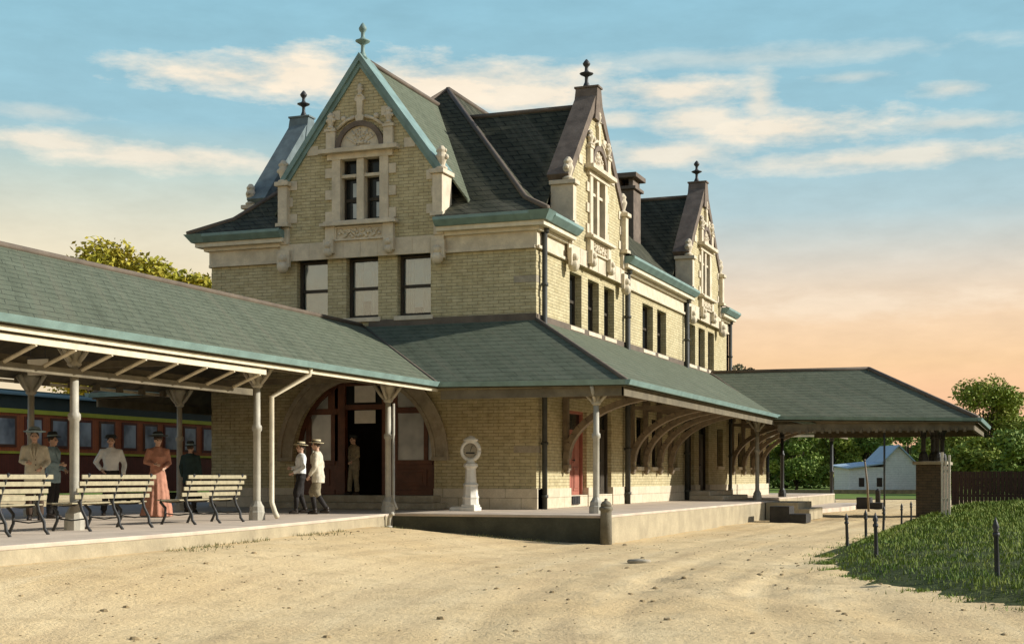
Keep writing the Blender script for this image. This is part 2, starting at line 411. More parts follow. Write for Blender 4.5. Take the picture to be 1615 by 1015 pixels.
        for i in range(14):
            a = 2*PI*i/14; k.tube([(.14*math.cos(a),.12*math.sin(a),.95),(.25*math.cos(a),.03+.24*math.sin(a),.4),(.32*math.cos(a),.05+.35*math.sin(a),.03)], [.02,.03,.04], 6)
        put(folds(fuse(k, .02, 3), .012, 3), 'skirt', cols[1], o)
    # top
    k = MB()
    if top == 'coat': prof = [(.74,.20,.15,0),(.90,.195,.15,0),(1.08,.175,.13,0),(1.25,.19,.135,0),(1.38,.20,.125,.01),(1.45,.15,.095,.015),(1.50,.075,.07,.015)]
    else: prof = [(.98,.172,.13,0),(1.05,.165,.125,0),(1.12,.165,.12,0),(1.28,.185,.135,-.005),(1.38,.195,.125,.01),(1.45,.14,.092,.015),(1.50,.07,.066,.015)]
    if female: prof = [(z, rx*.92, ry*(1.12 if 1.2 < z < 1.36 else .9), cy-(.02 if 1.2 < z < 1.36 else 0)) for z, rx, ry, cy in prof]
    ring(prof, k)
    for e in (-1, 1):
        el, wr = arms[e]; S = V(*L((e*sh,.01,1.405))); E_ = V(*L((e*el[0],el[1],el[2]))); Wp = V(*L((e*wr[0],wr[1],wr[2])))
        w_ = 1.25 if female else 1.0
        k.tube([S+V(-e*.07,0,.0), S, S.lerp(E_,.5), E_, E_.lerp(Wp,.5), Wp], [.07,.075*w_,.066*w_,.058*w_,.054,.044], 12)
    put(folds(fuse(k, .018, 3), .012, label.__len__()), 'jacket' if top == 'coat' else 'blouse' if female else 'shirt', cols[0], o)
    if waist:
        k = MB(); ring([(1.0,.178,.136,0),(1.08,.17,.13,0),(1.28,.19,.14,-.005),(1.36,.16,.12,.0)], k); put(k.mesh(), 'waistcoat', waist, o)
    if top == 'coat':
        k = MB()
        for e in (-1, 1): k.tube([L((e*.05,-.055,1.50)), L((e*.07,-.125,1.38)), L((e*.02,-.15,1.2))], [.014,.02,.01], 6)
        k.tube([L((0,-.075,1.47)), L((0,-.13,1.36)), L((0,-.145,1.22))], [.018,.022,.014], 6); put(k.mesh(), 'lapel', cols[0], o)
        k = MB()
        for z in (1.18,1.08,.98): k.ball(L((.03,-.148,z)), .012, 6, 5)
        put(k.mesh(), 'button', SHOE, o)
    # hat
    hz = hc_+V(0,.012,.075); k = MB()
    if hat == 'boater': pr2 = [(.01,-.005),(.165,-.005),(.168,.006),(.095,.012),(.093,.075),(.085,.082),(.01,.083)]; sq = 1.08
    elif hat == 'wide': pr2 = [(.01,.0),(.21,.025),(.215,.035),(.11,.03),(.11,.09),(.08,.12),(.01,.13)]; sq = .95
    elif hat == 'flat': pr2 = [(.01,0),(.14,.0),(.145,.01),(.10,.015),(.125,.04),(.10,.07),(.01,.075)]; sq = 1.1
    else: pr2 = [(.01,-.01),(.15,-.012),(.155,.0),(.095,.008),(.09,.09),(.07,.115),(.01,.105)]; sq = 1.15
    k.lathe(pr2, (0,0,0), 20, sq=sq)
    ho = put(k.mesh(), 'hat', hatm, o); ho.location = hz; ho.rotation_euler = (R(-4),0,0)
    k = MB(); k.lathe([(.097,.012),(.099,.016),(.098,.04),(.094,.044)] if hat != 'wide' else [(.112,.03),(.116,.035),(.116,.06),(.112,.065)], (0,0,0), 20, sq=sq)
    put(k.mesh(), 'hat_band', BLACKC if hatm is not HATDK else HATBL, ho)
    o.scale = (s, s, s)
    return o
walk = {-1: ((.09,-.16,.50),(.09,-.10,.085)), 1: ((.09,-.02,.50),(.09,.24,.12))}
foot2 = {-1: ((.09,.0,.50),(.09,.13,.10)), 1: ((.09,-.12,.50),(.09,-.14,.085))}
hands_up = {-1: ((.25,.0,1.15),(.12,-.22,1.12)), 1: ((.25,.02,1.14),(.14,-.20,1.02))}
TO_CAM = R(18)        # facing roughly towards the road
person('man in pale linen coat and dark brimmed hat standing behind the leftmost bench', (-6.14,-12.13,0), R(35), 'coat', 'trousers', (PALECOAT, BROWNC), 'wide', HATBL, hands_up, height=1.74)
person('man in blue grey jacket half hidden behind the nearest canopy column', (-6.7,-10.9,0), R(100), 'coat', 'trousers', (HATBL, BLACKC), 'fedora', HATDK, hands_up, height=1.70)
person('man in white shirtsleeves and flat dark hat behind the middle bench', (-6.91,-8.68,0), R(35), 'shirt', 'trousers', (WSHIRT, BLACKC), 'flat', HATDK, {-1: ((.33,.06,1.16),(.20,-.05,1.0)), 1: ((.28,.0,1.13),(.27,-.14,.90))}, {-1: ((.10,-.05,.50),(.16,-.06,.085)), 1: ((.10,.0,.50),(.10,.05,.085))}, height=1.74, lean=.04)
person('woman in long rose dress and dark wide hat standing between the benches', (-5.18,-9.41,0), R(50), 'blouse', 'skirt', (PINK, PINK), 'wide', HATDK, {-1: ((.24,.0,1.16),(.12,-.2,1.12)), 1: ((.24,.03,1.15),(.10,-.22,1.05))}, height=1.72, lean=.05, female=True)
person('person in dark green coat standing by the wall behind the right bench', (-6.9,-5.6,0), R(190), 'coat', 'trousers', (DKGREEN, BLACKC), 'fedora', HATDK, None, height=1.64)
person('young man in white shirt and straw boater walking before the arched entrance', (-3.72,-5.85,0), R(-50), 'shirt', 'trousers', (WSHIRT, BLACKC), 'boater', STRAW, hands_up, foot2, height=1.62, knickers=True)
person('young man in pale tweed jacket, knickerbockers and straw hat walking by the entrance', (-3.10,-6.15,0), R(-75), 'coat', 'trousers', (PALECOAT, GREYC), 'boater', STRAW, {-1: ((.25,.05,1.14),(.22,-.08,.90)), 1: ((.25,.0,1.14),(.2,-.16,.92))}, walk, height=1.66, lean=.06, knickers=True)
person('man in grey tweed suit standing in the open doorway under the arch', (-5.33,.0,.36), R(-30), 'coat', 'trousers', (GREYC, GREYC), 'flat', HATDK, {-1: ((.30,.05,1.14),(.17,-.04,.98)), 1: ((.25,-.02,1.13),(.20,-.20,1.0))}, {-1: ((.10,-.08,.50),(.14,-.08,.085)), 1: ((.09,.0,.50),(.08,.05,.085))}, height=1.60, lean=.05)

# ------------------------------------------------------------------ ground
def sstep(a, b, x):
    t = max(0, min(1, (x-a)/(b-a))); return t*t*(3-2*t)
EDGE = [(-30,.75),(-20.6,.35),(-16,.0),(-13.5,-.35),(-7,-1.5),(-4.61,-1.95)]
def edge_x(y):
    if y <= EDGE[0][0]: return EDGE[0][1]
    for (a, xa), (b, xb) in zip(EDGE, EDGE[1:]):
        if y <= b: return xa+(xb-xa)*(y-a)/(b-a)
    return EDGE[-1][1]
def ground_z(x, y):
    base = -.65
    if y < 2 and x > -6:
        s = x-edge_x(min(y, -4.61)); be = -.25-.15*sstep(-6.8, -4.7, y); base = be+(-.65-be)*sstep(.1, 4.6, s)
        base = -.65+(base+.65)*sstep(2, -3, y)
    r = max(abs(x), abs(y))
    if r < 45:
        w = noise.noise((x*.35, y*.35, 3))*.035+noise.noise((x*1.7, y*1.7, 9))*.022+noise.noise((x*5, y*5, 1))*.010
        # wheel ruts sweeping round from the foreground to the far end of the road
        for k, off in enumerate((0, 1.5, 3.1, 4.4)):
            xr = 5.2+off+.0105*min(0, y+8)**2
            w -= .042*math.exp(-((x-xr)/.22)**2)*(.6+.4*noise.noise((x, y*.3, k)))
        rg = math.exp(-(((x-8.2)/2.6)**2+((y+14.5)/4.5)**2))+.7*math.exp(-(((x-10)/5)**2+((y+25)/3)**2))
        w += rg*(.07*noise.noise((x*2.2,y*1.3,6))+.04*noise.noise((x*5.5,y*4,8)))
        base += w*(.25+.75*sstep(0, 1.2, x-edge_x(min(y,-4.61))) if y < -3 else 1)
    return base
def axis(lo, hi, step, far):
    a = [lo]
    while a[-1] < hi: a.append(a[-1]+step)
    s = step
    l = lo; pre = []
    while l > -far: s *= 1.5; l -= s; pre.append(l)
    s = step; h = a[-1]; post = []
    while h < far: s *= 1.5; h += s; post.append(h)
    return pre[::-1]+a+post
xs = axis(-3, 17, .17, 900); ys = axis(-33, 20, .17, 900)
vs = [(x, y, ground_z(x, y)) for y in ys for x in xs]; W = len(xs)
g = MB(); g.v = [Vector(p) for p in vs]
g.f = [(j*W+i, j*W+i+1, (j+1)*W+i+1, (j+1)*W+i) for j in range(len(ys)-1) for i in range(W-1)]
g.smooth = set(range(len(g.f)))
tag(g.build('ground', DIRT, recalc=False), kind='structure')
m = MB(); m.add([(-300,62,-.60),(300,62,-.60),(300,800,-.60),(-300,800,-.60)], [(0,1,2,3)])
tag(m.build('meadow', MEADOW, recalc=False), kind='structure')

# platform
PLAT = [(.75,-30)]+[(x, y) for y, x in EDGE[1:]]+[(3.34,-4.61),(3.34,17.5),(2.3,17.5),(2.3,40),(-14.6,40),(-14.6,-30)]
pm = MB(); pm.flat(PLAT, -1.2, -.065)
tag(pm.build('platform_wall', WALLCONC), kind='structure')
def grow(pts, d):
    c = []
    n = len(pts)
    for i in range(n):
        a, b, e = Vector(pts[i-1]), Vector(pts[i]), Vector(pts[(i+1) % n])
        n1 = Vector(((b-a).y, -(b-a).x)).normalized(); n2 = Vector(((e-b).y, -(e-b).x)).normalized()
        k = (n1+n2); k = k/max(.3, k.dot(k))*2
        c.append(tuple(b+k*d*.5*2/2))
    return c
sw = MB(); sw.box(-1.94,3.335,-4.616,-4.60,-1.2,-.068); tag(sw.build('platform_front_shade', WALLSHADE), kind='structure')  # thin dark sheet over the front wall, painting in its shade
pt = MB(); pt.flat(grow(PLAT, .012), -.065, 0)
tag(pt.build('platform', CONC, bevel=.015), kind='structure')

# grass bank on the right
GB = [(8.97,-9.28),(9.25,-11.2),(9.8,-12.7),(10.5,-14.4),(11.35,-16.1),(12.6,-17.9),(14.5,-20),(18,-23),(30,-26),(60,-20),(60,44),(9.0,44),(8.35,30),(8.3,18),(8.35,10),(8.4,3),(8.45,-2),(8.6,-6.5)]
def inside(x, y, poly=GB):
    c = False; n = len(poly)
    for i in range(n):
        (x1, y1), (x2, y2) = poly[i], poly[i-1]
        if (y1 > y) != (y2 > y) and x < (x2-x1)*(y-y1)/(y2-y1)+x1: c = not c
    return c
def edge_dist(x, y, poly=GB):
    d = 1e9; p = Vector((x, y)); n = len(poly)
    for i in range(n):
        a, b = Vector(poly[i-1]), Vector(poly[i]); t = max(0, min(1, (p-a).dot(b-a)/(b-a).length_squared))
        d = min(d, (a+(b-a)*t-p).length)
    return d
def bank_z(x, y):
    d = edge_dist(x, y) if inside(x, y) else 0
    return -.66+.14*sstep(0, .5, d)+.16*sstep(.3, 3, d)+.04*noise.noise((x*.6, y*.6, 5))*sstep(0, 1, d)
bx = axis(8, 17, .35, 45); by = axis(-24, 45, .5, 46)
bx = [x for x in bx if 8 <= x <= 61]; by = [y for y in by if -27 <= y <= 45]
b = MB(); keep = {}
def bv(i, j):
    if (i, j) not in keep: keep[(i, j)] = len(b.v); b.v.append(Vector((bx[i], by[j], bank_z(bx[i], by[j]))))
    return keep[(i, j)]
for j in range(len(by)-1):
    for i in range(len(bx)-1):
        if any(inside(bx[i+a], by[j+c]) for a in (0,1) for c in (0,1)): b.f.append([bv(i,j),bv(i+1,j),bv(i+1,j+1),bv(i,j+1)])
b.smooth = set(range(len(b.f)))
tag(b.build('grass_bank', TURF, recalc=False), kind='structure')
BZ = {}
def bank_fast(x, y):
    k = (round(x*4), round(y*3))
    if k not in BZ: BZ[k] = (bank_z(x, y), inside(k[0]/4, k[1]/3) and edge_dist(k[0]/4, k[1]/3) > .5)
    return BZ[k]
gr = MB(); rnd = random.Random(3)
def blade(x, y, h, w):
    a = rnd.uniform(0, 2*PI); z = (bank_fast(x, y)[0] if bank_fast(x, y)[1] else bank_z(x, y))-.02
    dx, dy = math.cos(a)*w, math.sin(a)*w; l = rnd.uniform(.1, .6)*h; b2 = rnd.uniform(0, 2*PI); ex, ey = math.cos(b2)*l, math.sin(b2)*l
    n = len(gr.v)
    gr.v += [Vector((x-dx,y-dy,z)),Vector((x+dx,y+dy,z)),Vector((x+dx*.6+ex*.4,y+dy*.6+ey*.4,z+h*.6)),Vector((x-dx*.6+ex*.4,y-dy*.6+ey*.4,z+h*.6)),Vector((x+ex,y+ey,z+h))]
    gr.f += [(n,n+1,n+2,n+3),(n+3,n+2,n+4)]
cnt = 0
while cnt < 100000:
    t = rnd.random(); y = -22+t**1.7*64; x = rnd.uniform(8.2, 8.6+(y+36)*.32+3)
    if not (bank_fast(x, y)[1] or inside(x, y)): continue
    if noise.noise((x*.9, y*.9, 2)) < -.28 and rnd.random() < .6: continue
    far = max(0, y+15)/50
    blade(x, y, rnd.uniform(.03, .10)*(1+1.0*far)*(1+.5*noise.noise((x*.5,y*.5,7))), .009+.022*far); cnt += 1
for i in range(5200):                       # thin tufts straying past the edge into the dirt
    j = rnd.choice((0,1,2,3,4,5,14,15,16,17,17,0)); a_, b_ = GB[j], GB[(j+1) % len(GB)]; t_ = rnd.random(); d_ = Vector((b_[0]-a_[0], b_[1]-a_[1])); nn = Vector((-d_.y, d_.x)).normalized()
    off = -abs(rnd.gauss(0,.22)); x = a_[0]+d_.x*t_+nn.x*off; y = a_[1]+d_.y*t_+nn.y*off
    if inside(x, y): x -= 2*nn.x*off; y -= 2*nn.y*off
    if noise.noise((x*1.3, y*1.3, 21)) < 0: continue
    z = ground_z(x, y)-.01; an = rnd.uniform(0,2*PI); h = rnd.uniform(.02,.08); l = rnd.uniform(.01,.05); n = len(gr.v)
    gr.v += [Vector((x-.009*math.cos(an),y-.009*math.sin(an),z)),Vector((x+.009*math.cos(an),y+.009*math.sin(an),z)),Vector((x+l*math.sin(an),y-l*math.cos(an),z+h))]; gr.f.append((n,n+1,n+2))
tag(gr.build('grass', BLADE, recalc=False), 'tall unkempt green grass covering the bank right of the road', 'grass', kind='stuff')
# clods and pebbles
cl = MB(); rnd = random.Random(11)
for i in range(4200):
    y = -30+rnd.random()**1.3*32; x = rnd.uniform(-1, 15)
    if x < edge_x(min(y,-4.61))+.15 and y < -4.5: continue
    if y > -4.8 and x < 3.5: continue
    if inside(x, y): continue
    if noise.noise((x*.5, y*.5, 4)) < rnd.uniform(-.5, .35): continue
    r = rnd.uniform(.006, .022)*(2.4 if rnd.random() < .10 else 1)
    z = ground_z(x, y); k = len(cl.v)
    r7 = r*.72; pts = [(r,0,0),(r7,r7,0),(0,r,0),(-r7,r7,0),(-r,0,0),(-r7,-r7,0),(0,-r,0),(r7,-r7,0)]; pts += [(p[0]*.62,p[1]*.62,r*.5) for p in pts]+[(0,0,r*.62)]
    a = rnd.uniform(0, PI)
    for p in pts:
        q = Vector(p)*rnd.uniform(.85, 1.2); cl.v.append(Vector((x+q.x*math.cos(a)-q.y*math.sin(a), y+q.x*math.sin(a)+q.y*math.cos(a), z-.004+q.z)))
    cl.f += [(k+i2,k+(i2+1)%8,k+8+(i2+1)%8,k+8+i2) for i2 in range(8)]+[(k+8+i2,k+8+(i2+1)%8,k+16) for i2 in range(8)]
CLOD = plain('earth_clods', (.30,.22,.11), .95, .35, 3)
tag(cl.build('gravel', CLOD, recalc=False), 'loose clods and pebbles scattered over the dirt road', 'gravel', kind='stuff')

wdm = MB(); rn = random.Random(8)
for i in range(2600):
    if i % 3: y = rn.uniform(-17,-4.8); x = edge_x(y)+.05+abs(rn.gauss(0,.30))
    else: x = rn.uniform(-1.8,3.1); y = -4.68-abs(rn.gauss(0,.22))
    if noise.noise((x*.8,y*.8,12)) < .02: continue
    z = ground_z(x,y)-.01; a = rn.uniform(0,2*PI); h = rn.uniform(.02,.09); l = rn.uniform(.01,.06); d_ = (math.cos(a)*.008, math.sin(a)*.008); b2 = rn.uniform(0,2*PI)
    n_ = len(wdm.v); wdm.v += [Vector((x-d_[0],y-d_[1],z)),Vector((x+d_[0],y+d_[1],z)),Vector((x+l*math.cos(b2),y+l*math.sin(b2),z+h))]; wdm.f.append((n_,n_+1,n_+2))
WEED = leaf_mat('dry_weeds', (.15,.15,.06), (.20,.17,.07), (.09,.11,.04))
tag(wdm.build('weeds', WEED, recalc=False), 'thin dry weeds growing along the foot of the platform wall', 'weeds', kind='stuff')

# ------------------------------------------------------------------ the station
ST = empty('station_building', (0,0,0), 'two storey buff brick railway station with steep slate roofs and carved stone gables', 'station')
BW, BD, BE = 9.92, 24.2, 33.3
FR = Pl((0,0,0), (1,0,0), (0,-1,0))         # front: u = x
EA = Pl((0,0,0), (0,1,0), (1,0,0))          # east: u = y
WE = Pl((-BW,0,0), (0,1,0), (-1,0,0))       # west: u = y
def wall(mb, pl, u0, u1, z0, z1, holes, t=.38, w=0):
    us = sorted({u0, u1, *[h[0] for h in holes], *[h[1] for h in holes]}); zs = sorted({z0, z1, *[h[2] for h in holes], *[h[3] for h in holes]})
    us = [u for u in us if u0 <= u <= u1]; zs = [z for z in zs if z0 <= z <= z1]
    # column by column, merging the solid cells of each column
    for a, c in zip(us, us[1:]):
        run = None
        for zb, zt in zip(zs, zs[1:]):
            um, zm = (a+c)/2, (zb+zt)/2
            hole = any(h[0] < um < h[1] and h[2] < zm < h[3] for h in holes)
            if hole:
                if run is not None: mb.box(a, c, w-t, w, run, zb, pl)
                run = None
            elif run is None: run = zb
        if run is not None: mb.box(a, c, w-t, w, run, zs[-1], pl)
ARC, ARR, ARS = -5.07, 2.15, 1.5
f_holes = [(-7.14,-6.16,5.24,6.90),(-5.58,-4.60,5.24,6.90),(-4.02,-3.02,5.24,6.90),(ARC-ARR,ARC+ARR,.36,3.8)]
e_up = [(2.8,3.9,5.12,6.66),(4.5,5.6,5.12,6.66),(6.12,7.2,5.12,6.66),(10.5,11.85,5.12,6.66),(12.4,13.65,5.12,6.66),
        (17.0,18.1,5.12,6.66),(18.65,19.75,5.12,6.66),(20.3,21.4,5.12,6.66)]
e_dn = [(2.8,4.4,.34,2.75),(5.35,6.9,.34,2.85),(9.75,11.0,1.2,2.85),(11.7,12.9,1.2,2.85),(14.2,15.3,1.2,2.85),(16.6,17.9,.30,3.1),(18.7,20.4,.30,3.1),(22.0,23.1,1.3,2.85),(26.2,27.4,1.3,2.8),(29.0,30.2,1.3,2.8)]
wb = MB()
wall(wb, FR, -BW, 0, .55, 6.92, [h if h[2] > 1 else (h[0],h[1],.4,h[3]) for h in f_holes])
for sgn in (-1, 1):                        # spandrels of the arch
    pts = [(ARC+sgn*ARR, 3.8), (ARC+sgn*ARR, ARS)]+[(ARC+sgn*ARR*math.cos(t*PI/20), ARS+ARR*math.sin(t*PI/20)) for t in range(1, 11)]+[(ARC, 3.8)]
    for i in range(1, len(pts)-2):
        wb.prism(FR, [pts[0], pts[i], pts[i+1]], -.38, 0)
    wb.prism(FR, [pts[0], pts[-2], pts[-1]], -.38, 0)
wall(wb, EA, .38, BD, .55, 6.92, e_up+[(a,c,.4 if z<.5 else z,d) for a,c,z,d in e_dn if c < BD])
wall(wb, EA, BD, BE, .55, 4.95, [h for h in e_dn if h[0] > BD])
wall(wb, WE, .38, BE, .55, 4.95, [(3,4.2,1.2,2.8),(7,8.2,1.2,2.8),(11,12.2,1.2,2.8)])
wall(wb, WE, .38, BD, 4.95, 6.92, [(2.8,3.9,5.12,6.66),(4.5,5.6,5.12,6.66)])
wb.box(-BW, 0, BD-.38, BD-.002, 4.9, 6.9); wb.box(-BW, 0, BE-.38, BE-.002, .55, 4.9)
wb.build('wall', BRICK, ST)
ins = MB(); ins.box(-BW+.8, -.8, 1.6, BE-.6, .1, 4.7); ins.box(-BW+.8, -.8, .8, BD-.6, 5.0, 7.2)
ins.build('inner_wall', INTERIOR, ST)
# plinth, with gaps at doors
pb = MB()
for a, c in ((-BW-.06, ARC-ARR), (ARC+ARR, .06)): pb.box(a, c, -.38, .06, 0, .55, FR)
us = [-.0, 2.8, 4.4, 5.35, 6.9, 16.6, 17.9, 18.7, 20.4, BE]
for a, c in zip(us[::2], us[1::2]): pb.box(max(a, .001), c, -.38, .06, 0, .55, EA)
for a, c in ((2.8,4.4),(5.35,6.9),(16.6,17.9),(18.7,20.4)): pb.box(a, c, -.38, .03, 0, .34, EA)
pb.box(.001, BE, -.38, .06, 0, .55, WE)
pb.build('plinth', LBRICK, ST, bevel=.012)
# corner quoins
for i in range(34):
    z = .56+i*.187
    if z > 6.7: break
    d1, d2 = (.62, .32) if i % 2 else (.32, .62)
    if i % 4 < 3:
        q = MB(); q.box(-d1, .016, 0, .016, z, z+.180, FR); q.box(0, d2, 0, .016, z, z+.180, EA); q.build('corner_quoin', STONE2 if i % 8 == 5 else BRICK, ST)
        q = MB(); q.box(-BW, -BW+d1, 0, .014, z, z+.180, FR); q.build('corner_quoin', BRICK, ST)

# frieze and cornice in runs between the gables
GHF, GHS = 2.36, 2.62
def cornice(pl, a, c, ma=0, mc=0):
    k = MB(); k.slab([pl(a-ma*.5,.5,7.775),pl(c+mc*.5,.5,7.775),pl(c-mc*.46,-.46,8.306),pl(a+ma*.46,-.46,8.306)], .03); k.build('eave_flare', DSLATE, ST)
    k = MB(); k.box(a, c, -.38, .05, 6.92, 7.32, pl); k.box(a, c, .0, .10, 6.87, 6.95, pl)
    k.build('frieze', STONE, ST)
    k = MB(); k.box(a, c, 0, .16, 7.32, 7.42, pl); k.box(a, c, -.3, .34, 7.42, 7.545, pl)
    k.build('cornice', CREAM, ST, bevel=.01)
    k = MB(); k.prism(Pl(pl(a,0,0), pl.w, pl.u), [(0,7.545),(.40,7.545),(.52,7.66),(.55,7.69),(.55,7.77),(0,7.77)], 0, c-a)
    k.build('gutter', TEAL, ST)
CF = ARC
cornice(FR, -BW-.0, CF-GHF+.02, 1, 0); cornice(FR, CF+GHF-.02, .0, 0, 1)
GC1, GC2 = 5.0, 19.2
for pl in (EA, WE):
    for a, c, m1_ in ((-.0, GC1-GHS+.02, 1), (GC1+GHS-.02, GC2-GHS+.02, 0), (GC2+GHS-.02, BD, 0)): cornice(pl, a, c, m1_, 0)
# mitre blocks where the runs meet
for cx, pl in ((0, 1), (-BW, -1)):
    k = MB(); s = pl
    k.box(*sorted((cx, cx+s*.34)), -.34, 0, 7.42, 7.545); k.box(*sorted((cx, cx+s*.16)), -.16, 0, 7.32, 7.42)
    k.box(*sorted((cx, cx+s*.05)), -.05, 0, 6.92, 7.32); k.build('cornice', CREAM, ST)
    k = MB(); k.hexa([(cx,0,7.545),(cx+s*.42,0,7.545),(cx+s*.42,-.42,7.545),(cx,-.42,7.545),(cx,0,7.768),(cx+s*.58,0,7.768),(cx+s*.58,-.58,7.768),(cx,-.58,7.768)])
    k.build('gutter', TEAL, ST)

# main hipped roof with a flare at the eaves
rp = [(-.50, 7.74), (.45, 8.28)]
def rect(ins, z): return [(-ins+0-0, ins, z), (-ins, BD-ins, z), (-BW+ins, BD-ins, z), (-BW+ins, ins, z)]
r0, r1 = rect(.42, 8.28), rect(.45, 8.30)
RZ = 13.05; ra, rb_ = (ARC, 5.9, RZ), (ARC, 18.3, RZ)
rm = MB(); rm.add(r0+r1+[ra, rb_], [(0,1,5,4),(1,2,6,5),(2,3,7,6),(3,0,4,7),(4,5,9,8),(5,6,9),(6,7,8,9),(7,4,8),(0,3,2,1)])
RO = rm.build('main_roof', DSLATE, ST)
hc = MB()
for p, e_ in ((r1[0], (.5,-.5,7.79)), (r1[3], (-BW-.5,-.5,7.79))): hc.tube([e_, p, ra], .085, 6)
hc.tube([ra, rb_], .10, 6)
hc.tube([r1[1], rb_], .1, 6); hc.tube([r1[2], rb_], .1, 6)
hc.build('ridge_cap', RUST, RO)
ch = MB(); ch.box(-2.55,-1.80,15.8,16.8,9,11.60); ch.box(-2.65,-1.70,15.7,16.9,11.60,11.72)
for (x0,x1,y0,y1) in ((-2.52,-2.34,15.83,16.77),(-2.01,-1.83,15.83,16.77)): ch.box(x0,x1,y0,y1,11.72,12.02)
ch.box(-2.34,-2.01,16.5,16.7,11.72,12.02)
ch.box(-2.70,-1.65,15.62,16.98,12.02,12.2)
ch.build('chimney', DSTONE, RO, bevel=.02)

def finial_prof(h):
    return [(r, z*h) for r, z in ((.13,0),(.09,.10),(.055,.2),(.05,.36),(.08,.40),(.20,.47),(.21,.50),(.09,.55),(.055,.60),(.05,.72),(.10,.79),(.115,.85),(.07,.93),(.02,1))]
def acroter(mb, pl, u, w, z, s=1):
    """small carved scroll finial"""
    c = pl(u, w, z)
    mb.lathe([(.13*s,0),(.15*s,.05*s),(.08*s,.10*s),(.11*s,.2*s),(.14*s,.30*s),(.10*s,.40*s),(.12*s,.46*s),(.05*s,.56*s)], c, 8)
    for d in (-1, 1): mb.ball(pl(u+d*.12*s, w, z+.3*s), .065*s, 8, 6); mb.ball(pl(u+d*.09*s, w, z+.45*s), .05*s, 8, 6)
def window(pl, u0, u1, z0, z1, mat, frame=DARKWOOD, d=-.24, rail=True, mull=0, sill=True, bars=0):
    f = MB(); t = .07
    f.box(u0, u0+t, d-.06, d+.04, z0, z1, pl); f.box(u1-t, u1, d-.06, d+.04, z0, z1, pl)
    f.box(u0+t, u1-t, d-.06, d+.04, z1-t, z1, pl); f.box(u0+t, u1-t, d-.06, d+.04, z0, z0+t*1.3, pl)
    zm = (z0+z1)/2
    if rail: f.box(u0+t, u1-t, d-.05, d+.02, zm-.04, zm+.04, pl)
    for i in range(bars):
        ub = u0+(u1-u0)*(i+1)/(bars+1); f.box(ub-.025, ub+.025, d-.04, d+.015, z0+t, z1-t, pl)
    fo = f.build('window', frame, ST)
    p = MB(); p.box(u0+t*.5, u1-t*.5, d-.05, d-.03, z0+.03, z1-.03, pl); p.build('pane', mat, fo)
    if sill:
        s = MB(); s.box(u0-.08, u1+.08, d+.05, .07, z0-.12, z0-.002, pl); s.build('sill', STONE, fo, bevel=.01)
    return fo
for h, bl, cu in ((f_holes[0], .06, 0), (f_holes[1], .30, 1), (f_holes[2], .16, 1)):
    fo = window(FR, *h, GLASS_CLEAR)
    k = MB(); k.box(h[0]+.08, h[1]-.08, -.36, -.352, h[2]+(h[3]-h[2])*bl, h[3]-.06, FR); k.build('blind', BLIND, fo)
    if cu:
        k = MB()
        for i in range(14):
            if 5 <= i <= 8: continue
            u = h[0]+.1+(h[1]-h[0]-.2)*i/13; k.tube([FR(u,-.33,h[2]+.1), FR(u+random.uniform(-.01,.01),-.335,h[3]-.1)], .03, 6)
        k.build('curtain', WSHIRT, fo)
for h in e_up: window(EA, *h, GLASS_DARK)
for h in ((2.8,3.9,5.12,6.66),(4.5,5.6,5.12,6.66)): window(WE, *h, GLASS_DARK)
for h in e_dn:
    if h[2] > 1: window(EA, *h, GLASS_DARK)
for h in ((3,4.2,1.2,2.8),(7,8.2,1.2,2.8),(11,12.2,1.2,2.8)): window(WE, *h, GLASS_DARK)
# side doors
def door(pl, u0, u1, z0, z1, m, double=True, d=-.2):
    k = MB(); t = .08
    k.box(u0, u0+t, d-.05, d+.08, z0, z1, pl); k.box(u1-t, u1, d-.05, d+.08, z0, z1, pl); k.box(u0+t, u1-t, d-.05, d+.08, z1-t, z1, pl)
    k.box(u0+t, u1-t, d-.04, d+.02, z1-.62, z1-.54, pl)
    n = 2 if double else 1; wd = (u1-u0-2*t)/n
    for i in range(n):
        a = u0+t+i*wd+.015; c = a+wd-.03
        k.box(a, c, d-.03, d, z0, z1-.62, pl)
        for (pz0, pz1) in ((z0+.12, z0+.8), (z0+.92, z1-.74)):
            k.box(a+.1, c-.1, d, d+.02, pz0, pz1, pl); k.box(a+.17, c-.17, d+.02, d+.032, pz0+.07, pz1-.07, pl)
    o = k.build('door', m, ST, bevel=.006)
    p = MB(); p.box(u0+t, u1-t, d-.03, d-.012, z1-.54, z1-t, pl); p.build('transom_pane', GLASS_DARK, o)
    hnd = MB(); um = (u0+u1)/2 + (.06 if double else .3); hnd.ball(pl(um, d+.06, z0+1.0), .03, 8, 6); hnd.tube([pl(um, d, z0+1.0), pl(um, d+.05, z0+1.0)], .012, 6); hnd.build('handle', DARKMETAL, o)
door(EA, 2.8, 4.4, .34, 2.75, REDDOOR); door(EA, 5.35, 6.9, .34, 2.85, DARKWOOD); door(EA, 16.6, 17.9, .34, 3.1, DARKWOOD, False); door(EA, 18.7, 20.4, .34, 3.1, DARKWOOD)
# cellar vent
v = MB(); v.box(2.85, 3.55, .06, .075, .08, .32, EA)
for i in range(5): v.box(2.88+i*.135, 2.96+i*.135, .075, .09, .10, .30, EA)
v.build('cellar_vent', DARKMETAL, ST)

